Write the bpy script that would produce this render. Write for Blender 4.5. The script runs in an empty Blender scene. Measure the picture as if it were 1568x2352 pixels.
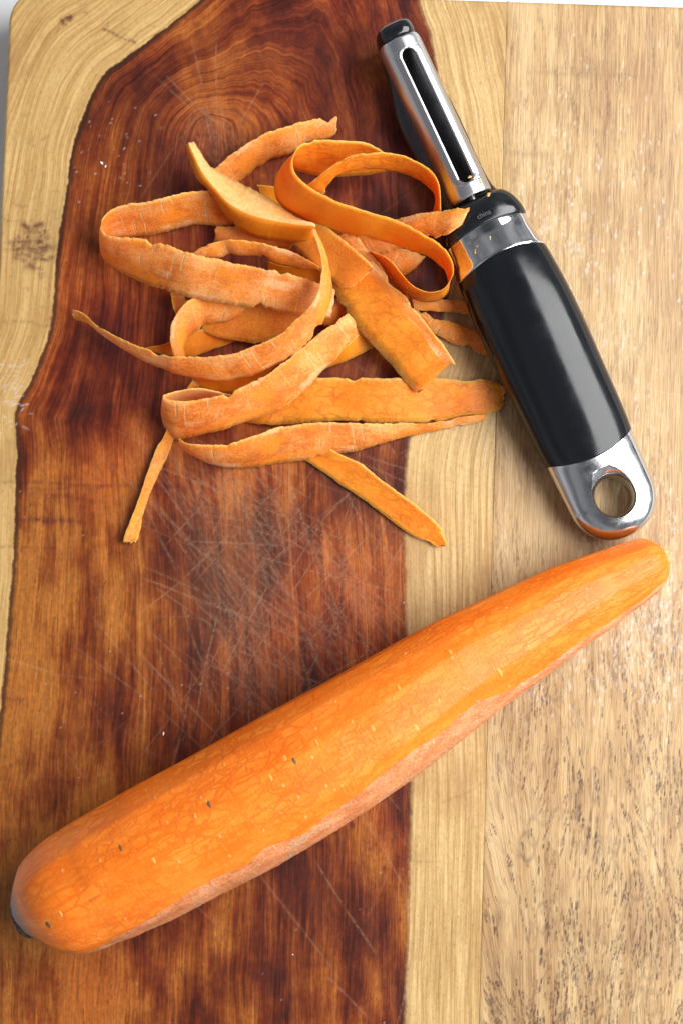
import bpy, bmesh, math
import numpy as np
from mathutils import Vector, Matrix, noise as mnoise

# ------------------------------------------------------------------ camera, light, exposure
scene = bpy.context.scene
MM = 0.001
CAM_DISTANCE = 0.5
TILT = math.radians(3.0)
cam_data = bpy.data.cameras.new('camera')
cam_data.sensor_fit = 'VERTICAL'
cam_data.sensor_height = 36.0
cam_data.lens = 36.0 * 3692.0 / 2352.0
cam_data.clip_start = 0.01
cam_data.clip_end = 50.0
camera = bpy.data.objects.new('camera', cam_data)
camera.location = (0.0, -CAM_DISTANCE * math.sin(TILT), CAM_DISTANCE * math.cos(TILT))
camera.rotation_euler = (TILT, 0.0, 0.0)
scene.collection.objects.link(camera)
scene.camera = camera
CAM = np.array(camera.location) * 1000.0

world = bpy.data.worlds.new('World')
scene.world = world
world.use_nodes = True
WORLD_STRENGTH = 0.33


def area_light(name, loc, target, sx, sy, power, color):
    d = bpy.data.lights.new(name, 'AREA')
    d.shape = 'RECTANGLE'
    d.size, d.size_y = sx, sy
    d.energy = power
    d.color = color
    o = bpy.data.objects.new(name, d)
    o.location = loc
    o.rotation_euler = (Vector(target) - Vector(loc)).to_track_quat('-Z', 'Y').to_euler()
    scene.collection.objects.link(o)
    return o


# the window beside the counter, on the right
area_light('window_light', (0.57, 0.08, 0.57), (0.02, 0.0, 0.0), 0.80, 0.60, 16.5, (1.0, 0.995, 0.985))

scene.view_settings.view_transform = 'Standard'
scene.view_settings.look = 'None'
scene.view_settings.exposure = 0.0
scene.view_settings.gamma = 1.0
scene.render.engine = 'CYCLES'
scene.cycles.use_denoising = True
scene.cycles.max_bounces = 10

rng = np.random.default_rng(7)

# ------------------------------------------------------------------ measured data (millimetres)
PEELS = {"P01":{"rows":[[[-0.89,123.97,3.0],[-1.52,119.09,1.0]],[[-5.63,122.95,5.0],[-5.26,117.28,1.0]],[[-10.54,121.38,7.0],[-10.65,115.79,1.5]],[[-16.26,119.42,8.0],[-15.61,112.91,2.0]],[[-21.95,117.17,9.0],[-21.41,110.94,2.0]],[[-27.61,114.27,10.0],[-25.91,107.81,3.0]],[[-32.91,110.88,10.0],[-30.45,104.46,3.0]],[[-38.68,106.19,9.0],[-34.58,101.12,3.0]],[[-42.42,102.73,8.0],[-37.87,97.77,3.0]]],
 "front":"skin","back":"flesh","k":4},
"P02":{"rows":[[[-45.62,113.54,13.0],[-46.82,112.27,16.0],[-47.46,111.81,14.0]],[[-43.34,110.32,12.0],[-44.94,107.84,16.5],[-46.59,108.12,14.0]],[[-40.27,105.59,12.0],[-42.06,102.0,17.0],[-44.54,102.18,14.0]],[[-34.85,102.77,11.0],[-38.02,96.71,17.0],[-40.52,97.6,13.5]],[[-30.77,100.71,11.0],[-34.79,93.06,17.0],[-37.58,93.88,12.0]],[[-25.88,98.24,11.0],[-30.36,90.42,17.0],[-33.71,88.64,9.0]],[[-21.0,95.36,11.0],[-25.14,88.67,17.0],[-27.64,84.74,8.0]],[[-15.67,91.01,12.0],[-19.12,87.58,17.0],[-21.1,83.63,8.0]],[[-11.57,88.28,14.0],[-13.9,87.09,17.0],[-14.97,82.8,8.0]],[[-8.3,87.0,16.0],[-8.69,86.56,17.0],[-10.45,82.38,9.0]],[[-7.7,86.19,16.0],[-7.78,85.78,16.0],[-8.18,84.27,11.0]]],
 "front":"pale","back":"flesh","k":6,"split":"smooth"},
"P03":{"rows":[[[-32.74,98.34,12.0],[-33.31,89.66,3.0]],[[-37.38,98.1,12.0],[-38.1,89.17,2.0]],[[-47.02,97.15,13.0],[-45.67,89.89,2.0]],[[-56.61,94.93,14.0],[-56.05,87.5,2.0]],[[-66.29,93.25,14.0],[-64.62,86.18,1.5]],[[-70.89,91.19,14.0],[-70.12,85.34,1.0]],[[-73.17,87.55,14.0],[-73.66,83.9,1.0]],[[-71.92,84.41,14.5],[-74.82,80.55,1.0]],[[-68.16,83.04,15.0],[-70.62,76.14,2.0]],[[-58.6,81.98,16.0],[-61.25,70.94,5.0]],[[-45.16,77.59,17.0],[-49.57,66.54,9.0]],[[-35.08,75.51,17.0],[-38.71,63.92,11.0]],[[-23.62,72.97,17.0],[-26.2,61.82,11.0]],[[-13.67,70.63,16.0],[-16.04,60.59,10.0]],[[-5.35,68.67,13.0],[-8.18,59.6,9.0]],[[-1.66,67.42,11.0],[-3.07,59.31,8.0]]],
 "front":"skin","back":"skin","k":10},
"P04":{"rows":[[[-9.63,84.95,18.0],[-7.94,85.24,18.5]],[[-8.93,83.51,19.0],[-7.14,83.13,18.0]],[[-7.51,80.46,20.0],[-5.46,79.49,18.0]],[[-6.3,76.23,21.0],[-4.02,74.65,18.0]],[[-5.81,72.81,22.0],[-3.14,70.01,18.0]],[[-6.07,69.01,23.0],[-2.74,65.57,18.0]],[[-7.06,64.62,23.0],[-3.45,61.54,18.0]],[[-9.42,60.43,23.0],[-5.33,56.92,18.0]],[[-13.4,56.82,22.0],[-8.73,51.85,17.0]],[[-18.97,52.2,21.0],[-14.78,47.05,15.0]],[[-24.96,49.17,20.0],[-20.88,43.58,13.0]],[[-30.97,47.12,19.0],[-26.56,41.29,12.0]],[[-36.62,46.07,18.0],[-32.27,40.0,11.0]],[[-41.48,46.02,17.0],[-38.41,39.32,10.0]],[[-50.7,46.58,15.0],[-50.94,42.02,8.0]],[[-53.56,47.2,14.0],[-53.27,42.96,8.0]],[[-61.18,49.68,12.0],[-59.44,45.44,7.0]],[[-68.87,53.26,10.0],[-66.73,49.5,5.0]],[[-75.85,57.65,7.0],[-74.09,54.87,3.0]],[[-79.46,61.15,5.0],[-79.21,58.74,2.0]],[[-84.27,63.16,3.0],[-83.63,60.33,1.0]]],
 "front":"skin","back":"smooth","k":10},
"P05":{"rows":[[[14.15,108.36,14.0],[14.12,105.31,7.0]],[[10.39,110.09,17.0],[9.66,104.36,7.0]],[[5.77,111.28,19.0],[4.97,103.98,7.0]],[[-2.0,111.27,21.0],[-2.05,103.53,8.0]],[[-7.91,110.75,22.0],[-7.67,103.72,8.0]],[[-12.21,109.31,23.0],[-13.02,105.01,9.0]],[[-14.31,106.04,24.0],[-17.89,105.92,10.0]],[[-14.89,102.83,24.0],[-20.45,102.62,10.0]],[[-13.76,99.85,24.0],[-20.77,98.38,10.0]],[[-10.13,96.65,24.0],[-18.8,94.37,10.0]],[[-2.44,92.16,24.0],[-10.86,88.73,11.0]],[[6.6,89.32,24.0],[0.28,84.75,13.0]],[[16.09,86.13,24.0],[10.43,82.43,14.0]],[[22.86,82.93,24.0],[17.8,80.33,14.0]],[[29.63,78.64,24.0],[26.14,77.56,13.0]],[[32.16,75.73,24.0],[30.01,74.8,12.0]],[[33.33,72.52,23.0],[32.14,71.67,11.0]],[[32.85,69.47,22.0],[32.72,68.01,10.0]],[[31.3,66.75,21.0],[31.21,65.56,9.0]],[[28.81,65.4,20.0],[28.12,64.34,8.0]],[[25.28,65.35,19.0],[23.93,64.45,8.0]],[[21.69,67.31,19.0],[19.39,66.91,8.0]],[[18.32,70.96,18.0],[15.73,69.98,8.0]],[[15.24,74.35,18.0],[12.76,73.33,8.0]],[[11.84,77.06,17.0],[9.79,76.86,8.0]],[[8.26,78.66,16.0],[7.69,79.51,8.0]]],
 "front":"smooth","back":"flesh","k":11},
"P06":{"rows":[[[-11.78,98.81,12.0],[-5.28,96.93,12.0]],[[-8.92,99.88,16.0],[-4.34,99.0,14.0]],[[-5.67,101.87,19.0],[-2.71,100.34,16.0]],[[-2.0,103.97,21.0],[-0.64,101.71,17.0]],[[2.55,105.86,23.0],[3.04,102.87,17.0]],[[8.43,106.27,24.0],[9.47,103.34,17.0]],[[13.86,106.5,24.0],[15.01,103.05,16.0]],[[18.84,105.45,24.0],[19.65,102.24,15.0]],[[22.91,103.61,24.0],[23.38,100.63,14.0]],[[26.53,101.0,24.0],[26.2,98.79,13.0]],[[28.75,97.82,23.0],[28.11,96.93,12.0]],[[29.63,93.74,21.0],[28.85,94.83,11.0]],[[29.88,90.54,19.0],[28.21,92.73,10.0]],[[29.69,87.55,16.0],[27.32,88.73,9.0]]],
 "front":"flesh","back":"smooth","k":7},
"P07":{"rows":[[[38.87,90.5,22.0],[36.66,85.91,21.0]],[[34.82,90.62,21.5],[32.62,83.16,20.0]],[[29.45,89.84,20.0],[28.69,82.22,17.0]],[[23.16,89.3,18.0],[23.85,81.72,13.0]],[[16.43,88.58,14.0],[18.91,81.19,9.0]],[[10.5,87.79,11.0],[14.31,79.98,7.0]],[[3.09,86.13,8.0],[8.74,79.22,5.0]],[[-3.47,84.22,6.0],[0.29,78.49,4.0]]],
 "front":"skin","back":"flesh","k":4},
"P08":{"rows":[[[8.62,83.18,5.0],[8.28,78.42,4.0]],[[12.12,82.96,6.0],[11.46,77.7,4.0]],[[17.39,81.9,6.0],[15.01,75.06,3.0]],[[22.7,80.69,5.0],[18.93,73.48,2.0]],[[26.5,79.7,3.0],[22.47,75.62,2.0]]],
 "front":"skin","back":"flesh","k":2},
"P09":{"rows":[[[19.57,67.48,3.5],[19.61,62.06,2.0]],[[28.04,60.46,3.0],[26.34,56.8,1.5]],[[33.36,59.12,2.5],[32.38,53.32,1.0]],[[40.45,57.07,2.0],[38.74,51.18,1.0]],[[46.8,54.58,2.0],[46.86,48.33,1.0]]],
 "front":"skin","back":"flesh","k":2},
"P10":{"rows":[[[-4.37,69.96,9.0],[6.76,74.27,12.0],[9.17,76.52,13.0]],[[-2.28,67.15,9.0],[10.22,71.12,12.0],[13.67,71.62,13.0]],[[-0.18,63.45,9.0],[12.99,68.32,12.0],[14.53,69.18,13.0]],[[2.95,58.36,9.0],[15.42,64.83,12.0],[19.19,65.34,13.0]],[[6.8,53.96,8.0],[18.53,60.98,12.0],[22.29,61.15,13.0]],[[10.28,50.45,8.0],[22.03,58.01,11.0],[24.76,58.54,12.0]],[[13.8,46.56,7.0],[25.49,54.17,11.0],[27.52,54.7,12.0]],[[17.28,42.51,7.0],[27.27,50.83,10.0],[30.34,51.37,11.0]],[[20.81,38.78,6.0],[30.45,47.14,9.0],[32.82,48.03,10.0]],[[23.95,36.14,6.0],[33.29,44.76,8.0],[35.14,44.33,9.0]]],
 "front":"flesh","back":"skin","k":4,"split":"skin"},
"P11":{"rows":[[[-11.3,88.49,12.0],[-16.05,82.83,8.0]],[[-6.19,87.32,13.0],[-11.82,78.84,9.0]],[[-1.1,83.82,14.0],[-7.61,74.41,10.0]],[[3.04,80.11,15.0],[-3.43,70.93,11.0]],[[6.7,76.88,16.0],[0.28,68.16,12.0]],[[10.37,73.4,16.0],[4.66,68.43,13.0]]],
 "front":"amber","back":"skin","k":3},
"P12":{"rows":[[[-2.28,83.93,8.0],[4.34,84.67,11.0]],[[1.91,79.48,9.0],[8.15,79.53,12.0]],[[5.4,75.49,9.5],[11.26,75.92,12.5]],[[9.92,71.17,10.0],[14.37,71.37,12.5]]],
 "front":"skin","back":"flesh","k":2},
"P13":{"rows":[[[20.91,67.2,5.0],[21.65,63.12,4.0]],[[24.43,66.84,5.0],[26.25,62.5,3.5]],[[31.52,65.97,4.0],[31.57,62.24,3.0]],[[38.64,65.44,3.0],[36.9,61.97,2.5]],[[43.97,63.4,2.5],[44.0,60.28,2.0]]],
 "front":"skin","back":"flesh","k":2},
"P14":{"rows":[[[2.09,60.96,10.0],[7.42,55.49,6.0]],[[-2.36,56.93,12.0],[2.1,51.21,7.0]],[[-6.79,53.52,13.0],[-1.57,46.7,7.0]],[[-10.8,50.11,14.0],[-5.64,43.0,7.0]],[[-15.98,45.51,15.0],[-9.72,38.91,7.0]],[[-20.79,42.08,15.0],[-14.19,34.81,7.0]],[[-25.99,39.26,15.0],[-19.88,31.13,7.0]],[[-30.5,37.0,15.0],[-31.89,26.49,7.0]],[[-35.99,35.06,15.0],[-37.54,24.73,6.0]],[[-41.47,33.68,15.0],[-43.21,23.66,5.0]],[[-46.51,32.99,15.0],[-47.6,22.92,3.0]],[[-50.63,32.99,15.0],[-51.55,22.65,1.0]],[[-53.15,33.68,15.0],[-54.16,25.24,1.0]],[[-53.93,34.6,15.0],[-55.35,27.61,1.0]],[[-51.56,35.43,15.0],[-53.95,29.97,1.0]],[[-46.62,36.57,14.0],[-49.25,31.86,1.0]],[[-42.12,37.17,13.0],[-43.6,32.34,1.0]],[[-35.43,35.93,10.0],[-36.53,30.92,1.0]],[[-28.66,34.44,7.0],[-28.99,28.08,1.0]]],
 "front":"skin","back":"pale","k":5},
"P15":{"rows":[[[51.21,37.17,2.0],[50.8,34.03,1.0]],[[49.18,39.62,2.5],[48.78,31.77,1.0]],[[43.15,41.16,3.0],[43.27,30.26,1.0]],[[39.08,40.52,4.0],[38.23,30.1,1.5]],[[31.55,40.94,5.0],[30.7,28.24,2.0]],[[21.57,41.15,6.0],[21.67,27.68,3.0]],[[11.63,41.01,7.0],[11.71,27.53,3.0]],[[1.74,41.11,7.0],[1.75,28.13,3.0]],[[-8.16,41.01,7.0],[-8.21,27.63,3.0]],[[-16.6,40.15,6.0],[-16.71,27.39,2.0]],[[-23.09,38.79,5.0],[-23.2,27.14,2.0]],[[-29.6,36.42,4.0],[-29.75,27.75,1.0]]],
 "front":"flesh","back":"skin","k":6},
"P16":{"rows":[[[14.38,61.26,6.0],[14.46,53.5,3.0]],[[6.18,55.32,7.0],[9.03,50.6,3.0]],[[1.29,50.8,7.0],[2.12,47.29,3.0]],[[-4.02,47.67,6.0],[-4.88,44.74,2.0]],[[-10.17,42.87,5.0],[-10.23,41.22,2.0]]],
 "front":"smooth","back":"skin","k":2},
"P17":{"rows":[[[-49.7,22.23,10.0],[-49.64,21.46,6.0]],[[-47.75,20.74,11.0],[-47.95,18.6,4.0]],[[-44.43,19.95,12.0],[-43.86,15.91,2.5]],[[-38.91,19.49,12.0],[-38.31,13.88,1.5]],[[-32.93,20.42,12.0],[-33.18,13.45,1.0]],[[-26.09,22.82,11.0],[-26.6,13.92,1.0]],[[-19.22,25.24,10.0],[-20.49,15.1,1.0]],[[-10.57,26.64,9.0],[-10.73,16.11,1.0]],[[-3.2,27.19,8.0],[-1.74,17.97,1.0]],[[4.7,27.2,7.0],[5.75,19.12,1.0]],[[11.64,27.21,6.0],[11.75,20.82,1.0]],[[19.1,27.32,5.0],[19.75,22.98,1.0]],[[26.6,27.32,4.0],[27.25,24.84,1.0]],[[34.13,29.03,3.0],[34.76,26.49,1.0]],[[41.15,30.09,2.5],[41.26,27.75,1.0]],[[45.19,30.25,2.0],[45.27,29.26,1.0]]],
 "front":"skin","back":"smooth","k":8},
"P18":{"rows":[[[-45.63,41.03,5.0],[-43.37,39.99,4.0]],[[-48.41,36.56,5.0],[-46.25,34.93,3.0]],[[-51.75,30.1,4.0],[-48.66,28.44,2.0]],[[-54.12,24.99,3.5],[-51.74,23.31,1.5]],[[-56.95,19.87,3.0],[-53.64,17.93,1.0]],[[-59.72,12.82,3.0],[-56.43,12.03,1.0]],[[-62.47,4.38,3.0],[-59.44,5.44,1.0]],[[-64.77,-1.94,3.0],[-61.51,-1.14,1.0]],[[-66.67,-6.83,2.5],[-62.42,-6.3,1.0]],[[-67.46,-10.09,2.0],[-64.03,-10.06,1.0]]],
 "front":"flesh","back":"skin","k":5},
"P19":{"rows":[[[-5.72,21.03,3.0],[-15.72,19.17,1.5]],[[-0.74,17.79,3.0],[-11.23,15.96,1.0]],[[5.73,15.04,3.0],[-5.74,12.46,1.0]],[[11.69,10.31,3.0],[0.26,8.2,1.0]],[[19.63,4.58,3.0],[6.74,3.7,1.0]],[[26.57,-0.89,3.0],[12.72,-0.79,1.0]],[[30.56,-4.85,2.5],[19.19,-5.78,1.0]],[[31.98,-8.31,2.0],[25.16,-9.02,1.0]],[[32.66,-10.8,2.0],[30.64,-11.26,1.0]]],
 "front":"flesh","back":"skin","k":4},
"P20":{"rows":[[[-28.41,62.16,9.0],[-32.32,59.99,5.0]],[[-33.3,63.39,9.0],[-36.01,58.62,5.0]],[[-38.18,64.62,9.0],[-39.69,58.33,5.0]],[[-43.07,65.24,9.0],[-42.56,58.13,5.0]],[[-46.22,64.43,10.0],[-44.19,56.06,5.0]],[[-48.95,61.59,11.0],[-46.44,54.62,5.0]],[[-51.36,57.92,11.0],[-47.86,52.76,5.0]],[[-52.46,54.42,10.0],[-48.59,50.7,5.0]],[[-52.42,50.49,9.0],[-48.43,48.38,4.0]],[[-51.31,47.11,7.0],[-48.02,46.05,3.0]]],
 "front":"skin","back":"smooth","k":5},
"P21":{"rows":[[[-52.67,69.71,5.0],[-48.24,70.29,2.0]],[[-52.65,66.39,5.0],[-48.84,66.96,2.0]],[[-52.02,63.09,5.0],[-48.01,65.29,2.0]],[[-51.08,60.78,4.0],[-47.37,62.38,2.0]],[[-49.32,58.47,3.0],[-44.89,59.47,2.0]]],
 "front":"smooth","back":"skin","k":2},
"P22":{"rows":[[[-42.98,58.95,5.0],[-44.17,56.81,3.0]],[[-38.85,61.34,5.5],[-39.43,54.53,3.0]],[[-32.27,63.73,6.0],[-32.43,53.17,3.0]],[[-24.45,64.37,7.0],[-25.85,52.34,3.0]],[[-16.28,65.61,7.0],[-17.18,54.99,4.0]],[[-8.11,66.84,7.0],[-8.15,59.13,4.0]]],
 "front":"amber","back":"skin","k":3},
"P23":{"rows":[[[-61.29,51.08,2.0],[-61.03,50.7,1.0]],[[-55.45,52.05,3.0],[-55.66,49.25,1.0]],[[-49.3,54.53,3.0],[-49.46,48.62,1.0]],[[-43.14,56.81,3.0],[-45.34,48.83,1.0]],[[-36.97,56.4,3.0],[-38.33,51.32,1.0]],[[-32.5,53.66,2.0],[-32.56,53.32,1.0]]],
 "front":"smooth","back":"skin","k":3},
"P24":{"rows":[[[-46.9,43.15,6.0],[-46.56,41.09,3.0]],[[-38.57,41.64,8.0],[-42.97,38.07,4.0]],[[-34.47,41.57,8.5],[-37.97,36.7,5.0]],[[-30.38,42.72,9.0],[-32.59,36.99,6.0]],[[-25.52,44.77,9.0],[-25.61,40.14,7.0]],[[-21.05,46.81,9.0],[-20.28,44.09,8.0]],[[-16.19,49.26,9.0],[-15.0,47.78,8.0]]],
 "front":"smooth","back":"skin","k":3},
"P25":{"rows":[[[-46.88,77.36,8.0],[-42.88,76.74,7.0]],[[-45.48,78.99,10.0],[-41.58,77.77,8.0]],[[-41.26,81.42,12.0],[-37.87,78.28,8.5]],[[-36.73,82.63,13.0],[-34.61,79.31,8.5]],[[-32.22,82.61,14.0],[-31.31,78.59,9.0]],[[-26.16,81.8,14.0],[-24.79,78.18,9.0]],[[-20.11,80.17,14.0],[-21.12,76.33,9.0]],[[-14.08,78.75,13.0],[-17.04,75.09,9.0]],[[-9.66,76.52,12.0],[-10.12,74.27,9.0]],[[-6.42,74.27,12.0],[-6.85,74.27,10.0]]],
 "front":"skin","back":"flesh","k":5},
"P26":{"rows":[[[-39.08,89.43,4.0],[-40.04,84.89,2.0]],[[-32.48,88.6,4.0],[-35.08,83.21,2.0]],[[-26.66,87.12,5.0],[-27.63,82.8,2.0]],[[-18.43,85.46,5.0],[-21.43,82.8,2.0]],[[-14.32,83.8,5.0],[-16.06,81.54,2.0]]],
 "front":"skin","back":"flesh","k":2},
"P27":{"rows":[[[-23.3,77.78,6.0],[-23.43,75.08,3.0]],[[-18.38,76.13,6.0],[-17.25,73.42,3.0]],[[-12.23,75.71,6.0],[-12.3,71.76,3.0]],[[-6.08,76.13,6.0],[-6.94,70.51,3.0]],[[-1.99,74.47,6.0],[-2.0,69.26,3.0]]],
 "front":"smooth","back":"skin","k":2},
"P28":{"rows":[[[-26.62,101.64,5.0],[-24.65,97.77,3.0]],[[-21.26,101.44,5.0],[-20.51,96.1,3.0]],[[-15.91,100.19,5.0],[-15.96,94.43,3.0]]],
 "front":"smooth","back":"skin","k":1},
"P29":{"rows":[[[-6.08,65.38,6.0],[-6.11,57.64,3.0]],[[-2.39,66.21,6.0],[-2.41,58.47,3.0]],[[2.11,64.56,6.0],[2.12,60.54,3.0]]],
 "front":"skin","back":"flesh","k":1}}
CARROT_START = [-97.16, -119.91]
CARROT_AXIS = [0.88397, 0.46754]
CARROT_LENGTH = 222.92
CARROT_PROFILE = [[0.0, 0.2, 1.0], [4.74, -1.76, 7.76], [9.49, -2.65, 12.61], [14.23, -3.11, 15.51], [18.97, -3.05, 17.63], [23.71, -3.01, 18.39], [28.46, -3.09, 18.98], [33.2, -3.12, 19.29], [37.94, -3.16, 19.59], [42.69, -3.16, 19.86], [47.43, -3.0, 19.97], [52.17, -2.95, 19.98], [56.92, -2.92, 19.98], [61.66, -2.98, 20.06], [66.4, -3.04, 20.14], [71.14, -3.07, 20.26], [75.89, -3.02, 20.3], [80.63, -2.89, 20.27], [85.37, -2.76, 20.23], [90.12, -2.63, 20.2], [94.86, -2.45, 20.07], [99.6, -2.28, 19.9], [104.34, -2.1, 19.73], [109.09, -1.91, 19.54], [113.83, -1.62, 19.26], [118.57, -1.29, 19.04], [123.32, -0.95, 18.82], [128.06, -0.47, 18.47], [132.8, 0.03, 18.1], [137.54, 0.52, 17.72], [142.29, 0.99, 17.32], [147.03, 1.46, 16.92], [151.77, 1.92, 16.51], [156.52, 2.22, 15.94], [161.26, 2.37, 15.52], [166.0, 2.51, 15.11], [170.75, 2.66, 14.69], [175.49, 2.85, 14.22], [180.23, 3.07, 13.72], [184.97, 3.29, 13.22], [189.72, 3.27, 12.73], [194.46, 3.1, 12.11], [199.2, 2.93, 11.48], [203.95, 2.99, 10.63], [208.69, 2.81, 9.48], [213.43, 2.78, 8.14], [218.17, 2.77, 6.13], [222.92, 0.06, 0.87]]
SKIN_EDGE = [[7.1, -1.508], [14.5, -1.014], [27.0, -0.925], [42.6, -0.848], [53.1, -0.838], [65.6, -0.829], [76.7, -0.753], [87.2, -0.827], [100.6, -0.777], [120.5, -0.728], [135.5, -0.761], [150.6, -0.721], [160.3, -0.892], [170.3, -1.023], [181.8, -1.105], [191.8, -1.159], [203.4, -1.134], [214.1, -1.296]]
HEART_LEFT = [[-11.6, 198.8], [-30.9, 174.8], [-44.6, 162.2], [-52.8, 155.2], [-61.1, 148.9], [-69.3, 142.6], [-74.1, 139.1], [-78.1, 132.8], [-81.5, 124.5], [-84.8, 113.3], [-86.1, 102.3], [-88.0, 89.8], [-89.3, 78.8], [-89.9, 67.7], [-91.1, 56.8], [-93.8, 48.5], [-97.1, 40.3], [-100.4, 34.8], [-101.7, 29.4], [-101.0, 21.2], [-101.1, 10.3], [-101.4, -3.3], [-101.9, -16.8], [-102.9, -30.3], [-104.3, -51.8], [-106.1, -70.5], [-107.8, -97.2], [-108.4, -156.9], [-108.8, -241.1]]
HEART_RIGHT = [[20.2, 190.3], [24.5, 162.2], [27.9, 151.5], [29.7, 142.6], [31.2, 134.6], [32.8, 128.2], [35.1, 106.4], [35.1, 78.8], [29.4, 51.3], [23.2, 30.7], [20.5, 17.1], [19.8, -3.3], [20.2, -37.0], [21.0, -70.5], [21.3, -90.5], [20.6, -123.7], [19.4, -156.9], [18.6, -241.1]]
PITH = [[-40.3, 120.3], [-41.8, 78.8], [-42.7, 37.6], [-38.4, -3.3], [-35.6, -43.7], [-36.7, -97.2], [-37.8, -156.9], [-37.5, -241.1]]
BOARD_CORNER = [-104.73, 167.1]
SEAM = 157.17



# ------------------------------------------------------------------ node helpers
class Tree:
    def __init__(self, nt):
        self.nt = nt

    def node(self, kind, **props):
        n = self.nt.nodes.new(kind)
        for k, v in props.items():
            setattr(n, k, v)
        return n

    def put(self, sock, val):
        if val is None:
            return
        if isinstance(val, bpy.types.NodeSocket):
            self.nt.links.new(val, sock)
        elif isinstance(val, tuple) and len(val) == 3 and sock.type == 'RGBA':
            sock.default_value = (*val, 1.0)
        else:
            sock.default_value = val

    def math(self, op, a, b=None, c=None, clamp=False):
        n = self.node('ShaderNodeMath', operation=op, use_clamp=clamp)
        for i, v in enumerate((a, b, c)):
            self.put(n.inputs[i], v)
        return n.outputs[0]

    def attr(self, name, vec=False):
        n = self.node('ShaderNodeAttribute', attribute_name=name)
        return n.outputs['Vector'] if vec else n.outputs['Fac']

    def xyz(self, x, y, z=0.0):
        n = self.node('ShaderNodeCombineXYZ')
        for i, v in enumerate((x, y, z)):
            self.put(n.inputs[i], v)
        return n.outputs[0]

    def sep(self, v):
        n = self.node('ShaderNodeSeparateXYZ')
        self.put(n.inputs[0], v)
        return n.outputs

    def vmul(self, v, s):
        n = self.node('ShaderNodeVectorMath', operation='MULTIPLY')
        self.put(n.inputs[0], v)
        self.put(n.inputs[1], s)
        return n.outputs[0]

    def vadd(self, v, s):
        n = self.node('ShaderNodeVectorMath', operation='ADD')
        self.put(n.inputs[0], v)
        self.put(n.inputs[1], s)
        return n.outputs[0]

    def noise(self, vec, scale=1.0, detail=4.0, rough=0.55, dist=0.0, color=False):
        n = self.node('ShaderNodeTexNoise')
        self.put(n.inputs['Vector'], vec)
        n.inputs['Scale'].default_value = scale
        n.inputs['Detail'].default_value = detail
        n.inputs['Roughness'].default_value = rough
        n.inputs['Distortion'].default_value = dist
        return n.outputs['Color' if color else 'Fac']

    def voronoi(self, vec, feature='F1', scale=1.0, rand=1.0, out='Distance'):
        n = self.node('ShaderNodeTexVoronoi', feature=feature)
        self.put(n.inputs['Vector'], vec)
        n.inputs['Scale'].default_value = scale
        n.inputs['Randomness'].default_value = rand
        return n.outputs[out]

    def step(self, v, lo, hi, a=0.0, b=1.0):
        n = self.node('ShaderNodeMapRange', interpolation_type='SMOOTHSTEP')
        self.put(n.inputs['Value'], v)
        for k, x in (('From Min', lo), ('From Max', hi), ('To Min', a), ('To Max', b)):
            self.put(n.inputs[k], x)
        return n.outputs[0]

    def ramp(self, v, stops):
        n = self.node('ShaderNodeValToRGB')
        cr = n.color_ramp
        while len(cr.elements) < len(stops):
            cr.elements.new(0.5)
        for e, (p, c) in zip(cr.elements, stops):
            e.position = p
            e.color = (*c, 1.0)
        self.put(n.inputs[0], v)
        return n.outputs[0]

    def mix(self, f, a, b, mode='MIX'):
        n = self.node('ShaderNodeMix', data_type='RGBA', blend_type=mode)
        self.put(n.inputs[0], f)
        self.put(n.inputs[6], a)
        self.put(n.inputs[7], b)
        return n.outputs[2]

    def bump(self, h, strength=0.3, dist=0.0003, normal=None):
        n = self.node('ShaderNodeBump')
        n.inputs['Strength'].default_value = strength
        n.inputs['Distance'].default_value = dist
        self.put(n.inputs['Height'], h)
        if normal is not None:
            self.put(n.inputs['Normal'], normal)
        return n.outputs[0]


def material(name):
    m = bpy.data.materials.new(name)
    m.use_nodes = True
    nt = m.node_tree
    bsdf = nt.nodes['Principled BSDF']
    return m, Tree(nt), bsdf


def plain(name, color, rough, metal=0.0, spec=0.5):
    m, t, b = material(name)
    b.inputs['Base Color'].default_value = (*color, 1.0)
    b.inputs['Roughness'].default_value = rough
    b.inputs['Metallic'].default_value = metal
    b.inputs['Specular IOR Level'].default_value = spec
    return m, t, b


# a dim room around the board: soft darker and lighter stretches of wall
wt = Tree(world.node_tree)
bg = world.node_tree.nodes['Background']
wn = wt.noise(wt.node('ShaderNodeTexCoord').outputs['Generated'], 2.2, 2.0, 0.5)
wz = wt.sep(wt.node('ShaderNodeTexCoord').outputs['Generated'])[2]
room = wt.ramp(wn, [(0.36, (0.35, 0.37, 0.40)), (0.5, (0.9, 0.93, 1.0)), (0.62, (1.5, 1.53, 1.6))])
# the ceiling and whoever leans over the board are darker than the walls
wt.put(bg.inputs['Color'], wt.mix(1.0, room, wt.ramp(wz, [(0.45, (1.15, 1.15, 1.15)), (0.97, (0.42, 0.42, 0.43))]), 'MULTIPLY'))
bg.inputs['Strength'].default_value = WORLD_STRENGTH


# ------------------------------------------------------------------ object helpers
def link(name, mesh, mats=(), parent=None, smooth=True, sharp=None):
    for m in mats:
        mesh.materials.append(m)
    if smooth:
        mesh.polygons.foreach_set('use_smooth', np.ones(len(mesh.polygons), dtype=bool))
        if sharp is not None:
            mesh.set_sharp_from_angle(angle=math.radians(sharp))
    o = bpy.data.objects.new(name, mesh)
    scene.collection.objects.link(o)
    if parent is not None:
        o.parent = parent
    return o


def tag(o, label=None, category=None, group=None, kind=None):
    for k, v in (('label', label), ('category', category), ('group', group), ('kind', kind)):
        if v is not None:
            o[k] = v
    return o


def empty(name, loc=(0, 0, 0)):
    o = bpy.data.objects.new(name, None)
    o.empty_display_size = 0.01
    o.location = loc
    scene.collection.objects.link(o)
    return o


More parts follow.
